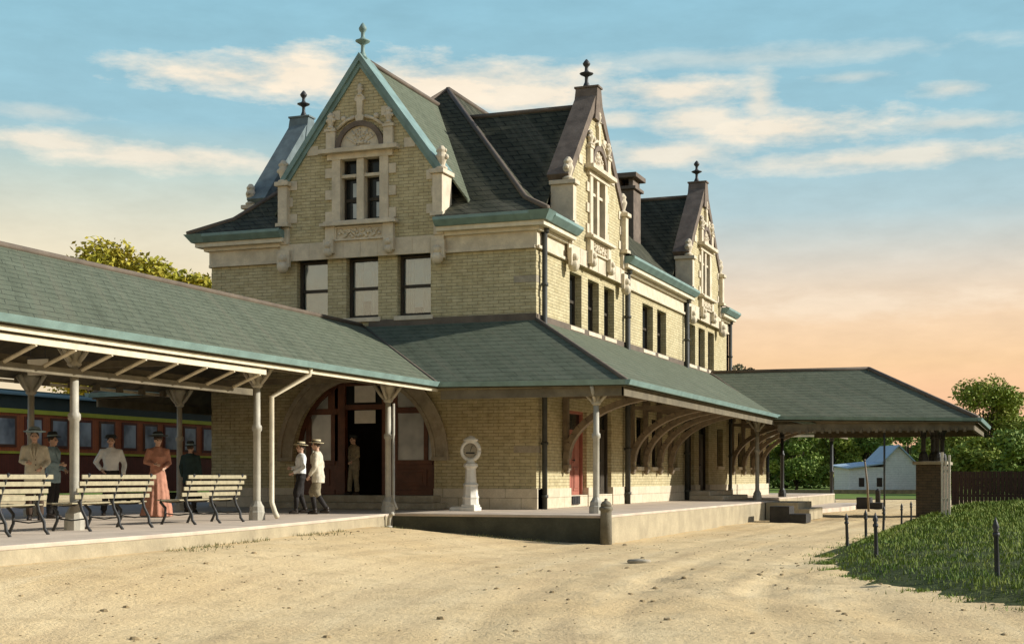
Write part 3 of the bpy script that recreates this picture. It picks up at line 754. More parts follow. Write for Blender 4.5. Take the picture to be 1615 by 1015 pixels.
# the arched entrance
F = MB()
for u0_, u1_ in ((-5.92,-5.70),(-4.56,-4.34)): F.box(u0_, u1_, -.32, -.14, .36, 3.62 if abs(u0_+5) > .3 else 3.6, FR)
F.box(-6.95,-5.92,-.30,-.17,2.60,2.76,FR); F.box(-4.34,-3.2,-.30,-.17,2.60,2.76,FR); F.box(-6.25,-5.92,-.29,-.18,2.76,3.4,FR); F.box(-4.34,-4.12,-.29,-.18,1.3,3.4,FR); F.box(-6.16,-5.92,-.29,-.18,1.3,2.6,FR); F.box(-6.95,-6.80,-.29,-.19,1.3,2.5,FR); F.box(-3.32,-3.2,-.29,-.19,1.3,2.45,FR); F.box(-5.70,-4.56,-.30,-.16,2.72,2.86,FR); F.box(-5.70,-4.56,-.30,-.16,3.38,3.44,FR)
for a, c in ((-7.2,-5.92),(-4.34,-2.94)):
    F.box(a, a+.12, -.30, -.18, .36, 2.9 if a < -6 else 2.9, FR) if a < -6 else F.box(a, a+.10, -.3, -.18, .36, 3.4, FR)
    F.box(c-.12, c, -.30, -.18, .36, 2.2 if a > -5 else 3.4, FR)
    F.box(a+.1, c-.1, -.28, -.20, .36, 1.22, FR); F.box(a+.1, c-.1, -.30, -.15, 1.2, 1.32, FR)
    F.box(a+.1, c-.1, -.30, -.15, .36, .5, FR)
    F.box(a+.28, c-.28, -.20, -.165, .62, 1.08, FR); F.box(a+.40, c-.40, -.165, -.15, .70, 1.00, FR)
# curved head of the timber frame
for t in range(20):
    a0, a1 = PI*t/20, PI*(t+1)/20
    pr_ = [(ARC+r*math.cos(a), ARS+r*math.sin(a)) for r, a in ((2.15,a0),(2.15,a1),(2.03,a1),(2.03,a0))]
    F.prism(FR, pr_, -.30, -.16)
EN = F.build('entrance_door', WOOD, ST, bevel=.008)
def arch_pane(a, c, z0):
    pts = [(a, z0), (c, z0)]; n = 10
    top = []
    for i in range(n+1):
        u = c+(a-c)*i/n; top.append((u, min(2.66, ARS+math.sqrt(max(0, 2.05**2-(u-ARC)**2)))))
    return pts+top
for a, c in ((-7.1,-5.92),(-4.34,-3.04)):
    k = MB(); k.prism(FR, arch_pane(a, c, 1.32), -.26, -.24); k.build('window_pane', GLASS_DOOR, EN)
    k = MB(); pts = [(-6.72,2.76),(-5.92,2.76)]
    if a < -6: pts += [(-5.92, 3.36), (-6.2, 3.2), (-6.5, 2.98)]
    else: pts = [(-4.34,2.76),(-3.42,2.76),(-3.64,2.98),(-3.94,3.2),(-4.34,3.40)]
    k.prism(FR, pts, -.26, -.24); k.build('transom_pane', GLASS_DOOR, EN)
for z0_, z1_ in ((2.34,2.70),(2.92,3.40)):
    k = MB(); k.box(-5.42,-4.78,-.20,-.185,z0_,z1_,FR); k.build('notice_card', WHITE, EN)
k = MB(); k.box(-5.70,-4.56,-.26,-.24,2.86,3.38,FR); k.build('transom_pane', GLASS_DARK, EN)
# archivolt
A = MB()
for t in range(28):
    a0, a1 = PI*t/28, PI*(t+1)/28
    A.prism(FR, [(ARC+r*math.cos(a), ARS-.1+r*math.sin(a)) for r, a in ((2.18,a0),(2.18,a1),(2.56,a1),(2.56,a0))], .0, .10)
    A.prism(FR, [(ARC+r*math.cos(a), ARS-.1+r*math.sin(a)) for r, a in ((2.50,a0),(2.50,a1),(2.62,a1),(2.62,a0))], .10, .16)
    A.prism(FR, [(ARC+r*math.cos(a), ARS-.1+r*math.sin(a)) for r, a in ((2.14,a0),(2.14,a1),(2.24,a1),(2.24,a0))], .10, .14)
for s in (-1, 1): A.box(ARC+s*2.37-.24, ARC+s*2.37+.24, 0, .17, 1.30, 1.40, FR)
A.build('arch_moulding', STONE2, ST)
stp = MB(); stp.box(-7.7,-2.5,.06,1.0,0,.17,FR); stp.box(-7.5,-2.7,-.38,.62,.17,.36,FR)
stp.build('entrance_step', STONE2, ST, bevel=.02)
stp = MB(); stp.box(16.2,20.8,.06,1.5,0,.17,EA); stp.box(16.4,20.6,.06,.95,.17,.34,EA); stp.build('side_step', STONE, ST, bevel=.02)

# ---- gables
def gable(pl, c, half, side):
    P = Pl(pl(c,0,0), pl.u, pl.w)
    zb, zk, za = 6.9, 9.0, (11.85 if side else 12.16); W0, W1 = -.38, .12
    wz0, wz1, wh = 7.86, 9.62, .62
    hw = lambda z: half if z <= zk else half*(za-z)/(za-zk)
    g = MB()
    g.prism(P, [(-half,zb),(half,zb),(half,wz0),(-half,wz0)], W0, W1)
    for s in (-1, 1):
        g.prism(P, [(s*half,wz0),(s*wh,wz0),(s*wh,zk),(s*half,zk)], W0, W1)
        g.prism(P, [(s*half,zk),(s*wh,zk),(s*wh,wz1),(s*hw(wz1),wz1)], W0, W1)
    g.prism(P, [(-hw(wz1),wz1),(hw(wz1),wz1),(0,za)], W0, W1)
    G = g.build('gable', BRICK, ST)
    # band over the windows below
    k = MB(); k.box(-half-.14, half+.14, W1, W1+.05, zb-.01, 7.36, P)
    for i in range(9):
        u = -half+ (i+.5)*2*half/9; k.box(u-.012, u+.012, W1+.05, W1+.06, zb+.02, 7.33, P)
    for s in (-1, 1):
        # scrolled corbels below the window panel
        k.box(s*.92-.15, s*.92+.15, W1+.05, W1+.20, 7.02, 7.40, P)
        k.ball(P(s*.92, W1+.17, 7.05), .13, 8, 6); k.ball(P(s*.92, W1+.2, 7.24), .10, 8, 6)
        k.box(s*half-.2, s*half+.2, W1+.05, W1+.15, 6.72, 7.2, P); k.ball(P(s*half, W1+.15, 6.72), .17, 8, 6); k.ball(P(s*half, W1+.17, 6.95), .12, 8, 6)
    k.build('stone_band', STONE, G, bevel=.01)
    # relief panel
    k = MB(); k.box(-.74, .74, W1+.05, W1+.075, 7.36, 7.74, P)
    for (a, c_, z0, z1) in ((-.74,.74,7.36,7.40),(-.74,.74,7.70,7.74),(-.74,-.70,7.40,7.70),(.70,.74,7.40,7.70)): k.box(a, c_, W1+.075, W1+.12, z0, z1, P)
    rr = random.Random(5)
    for i in range(26):
        u = -.6+1.2*(i/25); z = 7.55+.09*math.sin(i*1.4)
        k.ball(P(u, W1+.08, z), (.055,.055,.05), 6, 5)
    for s in (-1,1):
        k.tube([P(s*.08, W1+.09, 7.45), P(s*.25, W1+.1, 7.62), P(s*.42, W1+.1, 7.5), P(s*.58, W1+.09, 7.63)], .028, 6)
    k.build('relief_panel', STONE, G)
    # window surround
    k = MB()
    for s in (-1, 1):
        k.box(s*.89-.15, s*.89+.15, W1, W1+.14, 7.36, 7.76, P)
        a, c_ = sorted((s*.60, s*.86)); k.box(a, c_, W1-.25, W1+.08, 7.90, 9.66, P)
        for i in range(6):
            z = 7.92+i*.30
            if i % 2 == 0: a, c_ = sorted((s*.86, s*1.08)); k.box(a, c_, W1, W1+.05, z, z+.27, P)
        a, c_ = sorted((s*.74, s*1.02)); k.box(a, c_, W1, W1+.13, 9.88, 10.38, P)
        k.box(*sorted((s*.72, s*1.06)), W1, W1+.16, 10.38, 10.46, P)
        acroter(k, P, s*.89, W1+.08, 10.46, .8)
    k.box(-1.16, 1.16, W1, W1+.26, 7.76, 7.84, P); k.box(-1.08, 1.08, W1-.3, W1+.18, 7.84, 7.90, P)
    k.box(-1.0, 1.0, W1-.2, W1+.10, 9.60, 9.76, P); k.box(-1.2, 1.2, W1, W1+.28, 9.76, 9.88, P)
    k.box(-.11, .11, W1-.26, W1+.05, 7.90, 9.60, P); k.box(-.60, .60, W1-.24, W1+.0, 9.10, 9.19, P)
    k.build('window_surround', STONE, G, bevel=.008)
    f = MB(); p = MB()
    for s in (-1, 1):
        a, c_ = sorted((s*.11, s*.60)); d = W1-.22
        f.box(a, a+.05, d-.05, d+.03, 7.9, 9.6, P); f.box(c_-.05, c_, d-.05, d+.03, 7.9, 9.6, P); f.box(a+.05, c_-.05, d-.05, d+.02, 8.46, 8.54, P); f.box(a+.05, c_-.05, d-.05, d+.03, 7.9, 7.98, P)
        p.box(a+.02, c_-.02, d-.04, d-.02, 7.92, 9.58, P)
    f.build('window_frame', DARKWOOD, G)
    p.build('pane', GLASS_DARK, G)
    if not side:
        p = MB()
        for s in (-1, 1):
            for z0, z1 in ((8.02,8.42),(8.6,8.98)): p.box(*sorted((s*.36-.10*0+0.0, s*.36+.17)), W1-.252, W1-.238, z0, z1, P)
        p.build('curtain', GLASS_BLIND, G)
    # tympanum and its arch
    k = MB(); n = 14
    k.prism(P, [(.60*math.cos(PI*i/n), 9.90+.60*math.sin(PI*i/n)) for i in range(n+1)], W1, W1+.05)
    rr = random.Random(9)
    for i in range(24):
        a = rr.uniform(.2, PI-.2); r = rr.uniform(.05, .5); k.ball(P(r*math.cos(a), W1+.05, 9.95+r*math.sin(a)*.9), .05, 6, 5)
    for i in range(5):
        a = PI*(i+1)/6; k.tube([P(.08*math.cos(a), W1+.06, 9.98), P(.5*math.cos(a), W1+.06, 9.95+.5*math.sin(a))], .022, 5)
    k.build('tympanum', STONE, G)
    k = MB()
    for i in range(n):
        a0, a1 = PI*i/n, PI*(i+1)/n
        k.prism(P, [(r*math.cos(a), 9.88+r*math.sin(a)) for r, a in ((.60,a0),(.60,a1),(.74,a1),(.74,a0))], W1, W1+.12)
    k.build('hood_mould', DSTONE, G)
    k = MB()
    k.prism(P, [(-.10,10.62),(.10,10.62),(.14,10.74),(.07,10.8),(.09,11.15),(.16,11.2),(.13,11.28),(.05,11.36),(-.05,11.36),(-.13,11.28),(-.16,11.2),(-.09,11.15),(-.07,10.8),(-.14,10.74)], W1, W1+.10)
    acroter(k, P, 0, W1+.06, 11.3, .6)
    for s in (-1, 1):
        k.tube([P(s*.70, W1+.05, 10.45), P(s*.42, W1+.06, 10.66), P(s*.16, W1+.06, 10.74)], .05, 6)
        k.ball(P(s*.5, W1+.06, 10.72), .08, 8, 6)
    k.build('carved_ornament', STONE, G)
    # quoin blocks on the rakes
    for i in range(9):
        z = 7.95+i*.46
        if z > 11.0: break
        for s in (-1, 1):
            if i % 2 == 0 or z < 9:
                lw = .34 if i % 2 == 0 else .2
                u1 = hw(z+.1)-.04
                if u1 > 1.1 or z > 10.6: k = MB(); k.box(*sorted((s*max(.1, u1-lw), s*u1)), W1, W1+.03, z, z+.26, P); k.build('quoin_stone', STONE, G, bevel=.01)
    # kneelers
    for s in (-1, 1):
        k = MB(); a, c_ = sorted((s*(half-.14), s*(half+.15)))
        k.box(a, c_, -.37, W1+.18, 7.95, 8.98, P); k.box(a-.05, c_+.05, -.37, W1+.24, 7.84, 7.95, P)
        k.box(a, c_, -.3, W1+.10, 7.36, 7.84, P)
        k.box(a-.07, c_+.07, -.40, W1+.26, 8.98, 9.10, P)
        acroter(k, P, s*(half+.06), W1+.0, 9.10, 1.15)
        k.build('kneeler', STONE, G, bevel=.015)
    # copings
    cm = (COPEW if pl.w.x < 0 else DSTONE) if side else TEAL
    k = MB(); t = .27 if side else .13
    d = Vector((half, za-zk)).normalized()
    for s in (-1, 1):
        a = (s*(half+.02), zk+.08); e = (0, za+.11)
        nx, nz = s*d.y*t, d.x*t
        w0, w1 = (-.46, .17) if side else (-.5, .25)
        k.prism(P, [a, e, (e[0]+0, e[1]+t/d.x*1.0), (a[0]+nx, a[1]+nz)], w0, w1)
        if not side:
            k.prism(P, [(a[0]-nx*.8, a[1]-nz*.8), (e[0], e[1]-t/d.x*.8), (e[0], e[1]-.002), (a[0]-nx*.02, a[1]-nz*.02)], W1, .18)
    k.build('coping', cm, G)
    if side:
        k = MB(); k.hexa([P(-.44,-.5,11.35),P(.44,-.5,11.35),P(.44,.22,11.35),P(-.44,.22,11.35),P(-.19,-.48,12.34),P(.19,-.48,12.34),P(.19,.20,12.34),P(-.19,.20,12.34)])
        k.box(-.22,.22,-.52,.24,12.34,12.40,P); k.build('apex_stone', cm, G, bevel=.01)
        k = MB(); k.lathe(finial_prof(.84), P(0,-.2,12.40), 10); k.build('finial', DARKMETAL, G)
    else:
        k = MB(); k.lathe(finial_prof(.98), P(0,.0,12.38), 10); k.build('finial', TEAL, G)
    # roof behind
    k = MB(); zr = za-.02 if side else za+.20; sl = (za-zk)/half
    L = 4.9 if side else 5.6
    ue = half+.62
    for s in (-1, 1):
        k.slab([P(0,-.36,zr), P(0,-L,zr), P(s*ue,-L,zr-sl*ue), P(s*ue,-.36,zr-sl*ue)], .08)
    k.build('gable_roof', DSLATE if side else SLATE, G)
    k = MB(); k.tube([P(0,-.4,zr+.02), P(0,-L,zr+.02)], .08, 6); k.build('ridge_cap', RUST, G)
gable(FR, CF, GHF, False)
for pl in (EA, WE):
    gable(pl, GC1, GHS, True); gable(pl, GC2, GHS, True)

# ---- pent roof round the ground floor
D, ZE, ZW = 3.47, 3.08, 5.0
CX, CH = -5.07, 3.77      # platform canopy ridge and half width
x0, x1, y0, y1 = -BW-1.5, D, -D, BE+D
pr_ = MB()
E0, E1, E2, E3 = (x1,y0,ZE),(x1,y1,ZE),(x0,y1,ZE),(x0,y0,ZE)
I0, I1, I2, I3 = (0,0,ZW),(0,BE,ZW),(-BW,BE,ZW),(-BW,0,ZW)
ZC = 3.13
vE, vW = (CX+CH,y0,ZC), (CX-CH,y0,ZC); top = (CX,0,ZW)
pr_.slab([I0, top, vE, E0], .10); pr_.slab([top, I3, E3, vW], .10)
pr_.slab([I0, E0, E1, I1], .10); pr_.slab([I1, E1, E2, I2], .10); pr_.slab([I2, E2, E3, I3], .10)
pr_.slab([(-.3,BD,ZW-.02),(-.3,BE-.3,ZW-.02),(-BW+.3,BE-.3,ZW-.02),(-BW+.3,BD,ZW-.02)], .1)
PR = pr_.build('pent_roof', SLATE, ST)
k = MB()
k.tube([I0, E0], .06, 6); k.tube([I1, E1], .06, 6); k.tube([I3, E3], .06, 6)
k.box(CX+.2, .03, .0, .05, ZW-.06, ZW+.16, FR); k.box(.0, BD, .0, .05, ZW-.06, ZW+.14, EA)
k.build('flashing', RUST, PR)
k = MB()
def gut(a, b_, n):
    a, b_, n = Vector(a), Vector(b_), Vector(n)*.14
    k.hexa([a-Vector((0,0,.095)), b_-Vector((0,0,.095)), b_-Vector((0,0,.095))+n*.7, a-Vector((0,0,.095))+n*.7, a+Vector((0,0,.02)), b_+Vector((0,0,.02)), b_+Vector((0,0,.02))+n, a+Vector((0,0,.02))+n])
gut(vE, E0, (0,-1,0)); gut(vW, E3, (0,-1,0)); gut((x1,y0-.14,ZE), E1, (1,0,0)); gut((x0,y0-.14,ZE), E2, (-1,0,0))
k.build('gutter', TEAL, PR)
# soffit lining and fascia
k = MB()
def soff(pts): k.slab([(p[0],p[1],p[2]-.12) for p in pts], .02)
soff([I0, top, vE, E0]); soff([top, I3, E3, vW]); soff([I0,E0,E1,I1]); soff([I2,E2,E3,I3])
k.box(vE[0]+.05, x1-.1, y0+.08, y0+.14, ZE-.34, ZE-.12); k.box(x1-.14, x1-.08, y0+.08, y1, ZE-.34, ZE-.12); k.box(x0+.08, x0+.14, y0+.08, y1, ZE-.34, ZE-.12)
k.build('soffit', SOFFIT, PR)
# brackets
def bracket(pl, u, reach=2.95, s=.13):
    k = MB()
    k.box(u-s*.6, u+s*.6, .02, .16, 1.15, 4.3, pl); k.box(u-s*.9, u+s*.9, .02, .2, 1.05, 1.2, pl)
    k.ball(pl(u, .11, 1.02), .09, 8, 6); k.box(u-s*.9, u+s*.9, .02, .22, 3.2, 3.35, pl)
    n = 12; pts = []
    for i in range(n+1):
        t = PI/2*i/n; pts.append((reach-(reach-.2)*math.cos(t), 1.35+1.62*math.sin(t)))
    for (a, za_), (c, zc) in zip(pts, pts[1:]):
        tt = Vector((c-a, zc-za_)).normalized(); nn = Vector((-tt.y, tt.x))*.17
        k.hexa([pl(u-s,a,za_),pl(u+s,a,za_),pl(u+s,c,zc),pl(u-s,c,zc),pl(u-s,a+nn.x,za_+nn.y),pl(u+s,a+nn.x,za_+nn.y),pl(u+s,c+nn.x,zc+nn.y),pl(u-s,c+nn.x,zc+nn.y)])
    k.box(u-s*.5, u+s*.5, .16, reach+.25, 3.02, 3.14, pl)
    k.build('bracket', BRACK, ST)
for u in (2.24, 8.95, 10.6, 12.4, 14.0, 24.6, 27.0, 29.2, 31.2): bracket(EA, u)

# downpipes
def downpipe(pl, u, z1, r=.075, z0=0):
    k = MB(); k.tube([pl(u,.14,z0), pl(u,.14,z1)], r, 8)
    z = z0+.3
    while z < z1: k.lathe([(r*1.3,0),(r*1.3,.08)], pl(u,.14,z), 8); z += 1.4
    k.lathe([(r*1.5,0),(r*1.7,.2)], pl(u,.14,z1-.2), 8)
    k.build('downpipe', PIPE, ST)
downpipe(EA, .30, 7.5); downpipe(EA, 8.25, 7.5, .09); downpipe(EA, 16.2, 7.5, .09); downpipe(EA, 23.95, 7.5)

# iron columns
def column_parts(parent, x, y, ztop, z0=0, r=.075, arms=True, mat=COLPAINT):
    k = MB(); k.lathe([(r*1.05,.3),(r,.4),(r,1.75),(r*1.35,1.78),(r*1.35,1.86),(r*.95,1.9),(r*.88,ztop-z0-.42)], (0,0,0), 12)
    o = k.build('column', mat, parent, local=True, loc=Vector((x,y,z0))-root_off(parent))
    k = MB(); k.lathe([(r*2.2,0),(r*2.2,.16),(r*2.0,.18),(r*1.9,.27),(r*1.5,.31),(r*1.05,.38)], (0,0,0), 10, smooth=False); k.build('base', mat, o, local=True)
    k = MB(); h = ztop-z0
    k.lathe([(r*1.0,h-.46),(r*1.6,h-.42),(r*1.2,h-.36),(r*1.4,h-.22),(r*2.1,h-.12),(r*2.3,h-.10),(r*2.3,h-.02)], (0,0,0), 12)
    if arms:
        for dx, dy in ((1,0),(-1,0),(0,1),(0,-1)):
            k.tube([(dx*r, dy*r, h-.40), (dx*.2, dy*.2, h-.26), (dx*.36, dy*.36, h-.03)], [.035,.04,.05], 6)
    k.build('capital', mat, o, local=True)
    return o
for x, y in ((2.63,-3.13),(2.6,17.0)): column_parts(ST, x, y, 3.0)

# ------------------------------------------------------------------ platform canopy towards the viewer
PC = empty('platform_canopy', (CX,-16,0), 'long green slate platform canopy on iron columns stretching left from the station front', 'canopy')
Y0 = -30.0
k = MB(); ev = CX+CH
k.slab([(CX,0,ZW),(ev,-D,ZC),(ev,Y0,ZC),(CX,Y0,ZW)], .08); k.slab([(CX,0,ZW),(CX,Y0,ZW),(CX-CH,Y0,ZC),(CX-CH,-D,ZC)], .08)
CR = k.build('roof', SLATE, PC)
k = MB(); k.tube([(CX,-.1,ZW+.02),(CX,Y0,ZW+.02)], .07, 6); k.tube([(CX,0,ZW),(ev,-D,ZC)], .04, 6); k.build('ridge_cap', RUST, CR)
k = MB()
gut((ev,Y0,ZC),(ev,-D,ZC),(1,0,0)); gut((CX-CH,Y0,ZC),(CX-CH,-D,ZC),(-1,0,0)); k.build('gutter', TEAL, PC)
k = MB(); k.slab([(CX,-.1,ZW-.10),(ev-.05,-D,ZC-.08),(ev-.05,Y0,ZC-.08),(CX,Y0,ZW-.10)], .03); k.slab([(CX,-.1,ZW-.10),(CX,Y0,ZW-.10),(CX-CH+.05,Y0,ZC-.08),(CX-CH+.05,-D,ZC-.08)], .03)
k.build('soffit', SOFFIT, PC)
k = MB()
for s, xe in ((1, ev), (-1, CX-CH)):
    a = lambda o1, o2: sorted((xe-s*o1, xe-s*o2))
    k.box(*a(.02,.07), Y0, -D+.1, ZC-.20, ZC-.13)
    if s == 1: k.box(*a(.10,.16), Y0, -11.3, ZC-.33, ZC-.23)
k.build('fascia', CREAM, PC)
for s, xe in ((1, ev), (-1, CX-CH)):
    k = MB()
    if s == 1: k.box(xe-.80, xe-.70, Y0, -10.8, ZC-.68, ZC-.56); k.build('beam', SOFFIT, PC); k = MB()
    k.box(*sorted((xe-s*1.45, xe-s*1.60)), Y0, -D+.6, ZC-.02, ZC+.22); k.build('beam', SOFFIT, PC)
k = MB(); k.box(CX-CH+1.63, CX-CH+1.66, Y0, -D+.6, ZC-.0, ZC+.06); k.build('edge_trim', CREAM, PC)
k0 = MB(); k0.tube([(0,0,-.33),(-.68,0,-.60)], .03, 6, smooth=False)
rf = k0.build('rafter', CREAM, PC, local=True); rf.location = Vector((ev-.12,-11.5,ZC))-PC.location
for i in range(1, 21):
    c = rf.copy(); COL.objects.link(c); c.parent = PC; c.location = Vector((ev-.12,-11.5-.9*i,ZC))-PC.location
k0 = MB(); k0.box(-.06,.06,-.07,.07,-.22,-.08)
rk = k0.build('rafter_end', SOFFIT, PC, local=True); rk.location = Vector((CX-CH+.25,-4.3,ZC))-PC.location
for i in range(1, 29):
    c = rk.copy(); COL.objects.link(c); c.parent = PC; c.location = Vector((CX-CH+.25,-4.3-.9*i,ZC))-PC.location
# ties
k = MB()
for y in (-4.44,-10.3,-16.0,-21.8,-27.4):
    k = MB(); k.box(CX-3.0, CX+3.0, y-.05, y+.05, ZC+.0, ZC+.14); k.build('tie_beam', SOFFIT, PC)
for y in (-4.44,-10.4,-16.0,-21.8,-27.4): column_parts(PC, -2.15, y, 3.08)
for y in (-4.44,-10.0,-16.0,-21.8,-27.4): column_parts(PC, -8.0, y, 3.08)
# downpipes of the canopy
k = MB(); k.tube([(ev,-9.75,ZC-.08),(ev-.02,-9.75,ZC-.22),(-1.93,-10.2,2.45),(-1.93,-10.2,.35),(-1.80,-10.3,.16),(-1.72,-10.35,.06)], .05, 8); k.build('downpipe', CREAM, PC)
k = MB(); k.tube([(-1.98,-4.5,2.6),(-1.98,-4.5,.3),(-1.85,-4.6,.1)], .035, 8); k.build('downpipe', COLPAINT, PC)
sg = empty('hanging_sign', (-3.2,-15.6,2.55), 'small blank white signboard hanging under the platform canopy beside a column', 'sign')
k = MB(); k.box(-.20,.20,-.015,.015,0,.26); k.build('board', WHITE, sg, local=True)
k = MB(); k.box(-.22,.22,-.022,.022,.26,.29); k.tube([(-.15,0,.29),(-.15,0,.55)], .008, 5); k.tube([(.15,0,.29),(.15,0,.55)], .008, 5); k.build('hanger', DARKMETAL, sg, local=True)

# ------------------------------------------------------------------ carriage canopy on the right
CC = empty('carriage_canopy', (6,20.7,-.65), 'green slate hipped canopy reaching over the road from the far station end', 'canopy')
a0, b0, b1, a1 = (3.3,16.0,3.03), (10.4,16.0,2.87), (10.4,25.2,2.87), (3.3,25.2,3.03)
p0, p1 = (-.0,20.6,5.02), (6.2,20.7,5.02)
k = MB(); k.slab([p0,a0,b0,p1], .10); k.slab([p1,b0,b1], .10); k.slab([p1,b1,a1,p0], .10)
CRF = k.build('roof', SLATE, CC)
k = MB(); k.tube([p0,p1], .10, 6); k.tube([p1,b0], .10, 6); k.tube([p1,b1], .10, 6); k.tube([p0,a0], .06, 6); k.build('ridge_cap', RUST, CRF)
k = MB(); gut(a0,b0,(0,-1,0)); gut((10.4,15.86,2.87),b1,(1,0,0)); gut(a1,b1,(0,1,0)); k.build('gutter', TEAL, CC)
k = MB(); k.slab([(p[0],p[1],p[2]-.13) for p in (p0,a0,b0,p1)], .03); k.slab([(p[0],p[1],p[2]-.13) for p in (p1,b0,b1)], .03); k.slab([(p[0],p[1],p[2]-.13) for p in (p1,b1,a1,p0)], .03)
k.box(3.5,10.25,16.15,16.27,2.48,2.76); k.box(10.15,10.27,16.3,24.9,2.48,2.76); k.box(3.5,10.15,24.9,25.02,2.5,2.76)
for i in range(24): x = 3.7+i*.27; k.box(x, x+.10, 16.09, 16.15, 2.42, 2.56)
k.build('soffit', SOFFIT, CC)
pi_ = MB(); pi_.box(8.05,9.05,19.6,23.0,-.7,1.32); PI_ = pi_.build('pier', PIERM, CC, bevel=.01)
k = MB(); k.box(7.93,9.17,19.48,23.12,1.32,1.44); k.build('pier_cap', STONE2, PI_, bevel=.02)
for x, y in ((8.3,19.9),(8.8,19.9),(8.55,21.3),(8.8,22.7)): column_parts(CC, x, y, 2.75, 1.44, .085, False, DARKMETAL)
column_parts(CC, 1.9, 26.4, 3.0, 0, .08, False, DARKMETAL)
k = MB(); k.tube([(7.25,16.22,-.66),(7.25,16.22,2.6)], .035, 8); k.build('slim_post', PIPE, CC)

# far shelter beyond the station end
FS = empty('platform_shelter', (-.2,47.5,0), 'small gabled shelter roof on a post beyond the station end', 'shelter')
k = MB(); k.slab([(-.6,46,4.05),(2.3,46,3.45),(2.3,53,3.45),(-.6,53,4.05)], .12); k.slab([(-.6,46,4.05),(-.6,53,4.05),(-3.5,53,3.3),(-3.5,46,3.3)], .12); k.build('roof', SLATE, FS)
k = MB(); k.box(-3.3,2.2,46.05,46.15,3.15,3.33); k.build('beam', CREAM, FS)
for x in (1.1,-2.6): column_parts(FS, x, 47.6, 3.4, -.65, .10, False, DARKMETAL)

# ------------------------------------------------------------------ small things round the platform
cp = empty('corner_post', (3.36,-4.74,-.7), 'slim dark domed stone post at the outer corner of the platform wall', 'post')
k = MB(); k.lathe([(.135,0),(.125,.75),(.125,.80),(.155,.82),(.155,.88),(.12,.90)], (0,0,0), 14); k.build('shaft', SOOT2, cp, local=True)
k = MB(); k.lathe([(.12,.90),(.12,.95),(.09,1.0),(.035,1.03),(.04,1.06),(.01,1.08)], (0,0,0), 14); k.build('cap', SOOT2, cp, local=True)
st = empty('stub_pipe', (-1.75,-5.25,-.32), 'short bent iron stub pipe at the left end of the platform wall', 'pipe')
k = MB(); k.tube([(0,0,0),(.02,0,.22),(.06,0,.31),(.13,0,.33)], [.045,.045,.05,.05], 8); k.build('pipe', COLPAINT, st, local=True); k = MB(); k.lathe([(.09,0),(.09,.04),(.05,.05)], (0,0,0), 10); k.build('flange', COLPAINT, st, local=True)

ws = empty('weighing_scale', (-1.05,-1.95,0), 'white ornate pedestal penny weighing scale on the platform by the front wall', 'scale')
k = MB(); k.box(-.2,.2,-.24,.24,0,.10); k.box(-.18,.18,-.20,.2,.10,.16); k.build('plinth', WHITE, ws, local=True, bevel=.015)
k = MB(); k.box(-.50,-.2,-.2,.2,.0,.09); k.box(-.47,-.22,-.17,.17,.09,.105); k.build('footplate', WHITE, ws, local=True, bevel=.01)
k = MB(); k.lathe([(.21,.16),(.20,.30),(.215,.34),(.19,.40),(.175,.62),(.20,.66),(.15,.72),(.13,1.05),(.15,1.09),(.19,1.13),(.17,1.19),(.11,1.22),(.09,1.30)], (0,0,0), 8, smooth=False); k.build('pedestal', WHITE, ws, local=True)
k = MB(); n = 24
k.tube([(.235*math.cos(2*PI*i/n), 0, 1.52+.235*math.sin(2*PI*i/n)) for i in range(n+1)], .055, 8); k.build('dial_ring', WHITE, ws, local=True)
k = MB(); fr = Pl((0,0,0),(1,0,0),(0,-1,0)); k.prism(fr, [(.20*math.cos(2*PI*i/n), 1.52+.20*math.sin(2*PI*i/n)) for i in range(n)], -.05, .03); DI = k.build('dial', STONE2, ws, local=True)
k = MB()
for i in range(24):
    a = 2*PI*i/24; k.tube([(.15*math.cos(a),-.034,1.52+.15*math.sin(a)),(.185*math.cos(a),-.034,1.52+.185*math.sin(a))], .004, 4)
k.tube([(0,-.036,1.50),(.06,-.036,1.65)], .007, 4); k.box(-.12,.12,-.040,-.031,1.44,1.48); k.build('pointer', DARKMETAL, DI, local=True)
k = MB(); k.lathe([(.12,1.74),(.2,1.77),(.2,1.80),(.14,1.84),(.06,1.88),(.02,1.9)], (0,0,0), 12, sq=.6); k.build('crown', WHITE, ws, local=True)

# steps at the far end of the east platform, mounting blocks
sb = empty('platform_steps', (3.75,16.0,-.65), 'low concrete steps down from the far end of the station platform', 'steps')
k = MB(); k.box(-.38,.75,-1.5,1.6,0,.62); k.box(.75,1.15,-1.5,1.6,0,.40); k.build('step', WALLCONC, sb, local=True, bevel=.02)
for nm, (x,y), lab in (('mounting_block', (4.5,12.3), 'dark stepped timber mounting block below the platform steps'), ('mounting_block', (4.7,34.0), 'dark stepped timber mounting block far down the road past the canopy')):
    o = empty(nm, (x,y,-.66), lab, 'block', 'mounting blocks by the road')
    k = MB(); k.box(-.5,.15,-.5,.5,0,.55); k.build('upper_step', CRATE, o, local=True, bevel=.015); k = MB(); k.box(.15,.7,-.5,.5,0,.30); k.build('lower_step', CRATE, o, local=True, bevel=.015)
ds = MB(); ds.lathe([(.23,0),(.245,.035),(.22,.06),(.02,.075)], (0,0,0), 18)
o = ds.build('drain_cover', STONE2, local=True); o.location = (5.75,-10.6,ground_z(5.75,-10.6)-.01); o.scale = (.9,.6,1); tag(o, 'round dark drain cover lying in the dirt road', 'drain cover')
kb = MB(); kb.flat([(2.3,22),(3.6,22.5),(4.2,30),(4.2,40),(2.3,40)], -.9, -.48)
tag(kb.build('far_pavement', CONC), kind='structure')

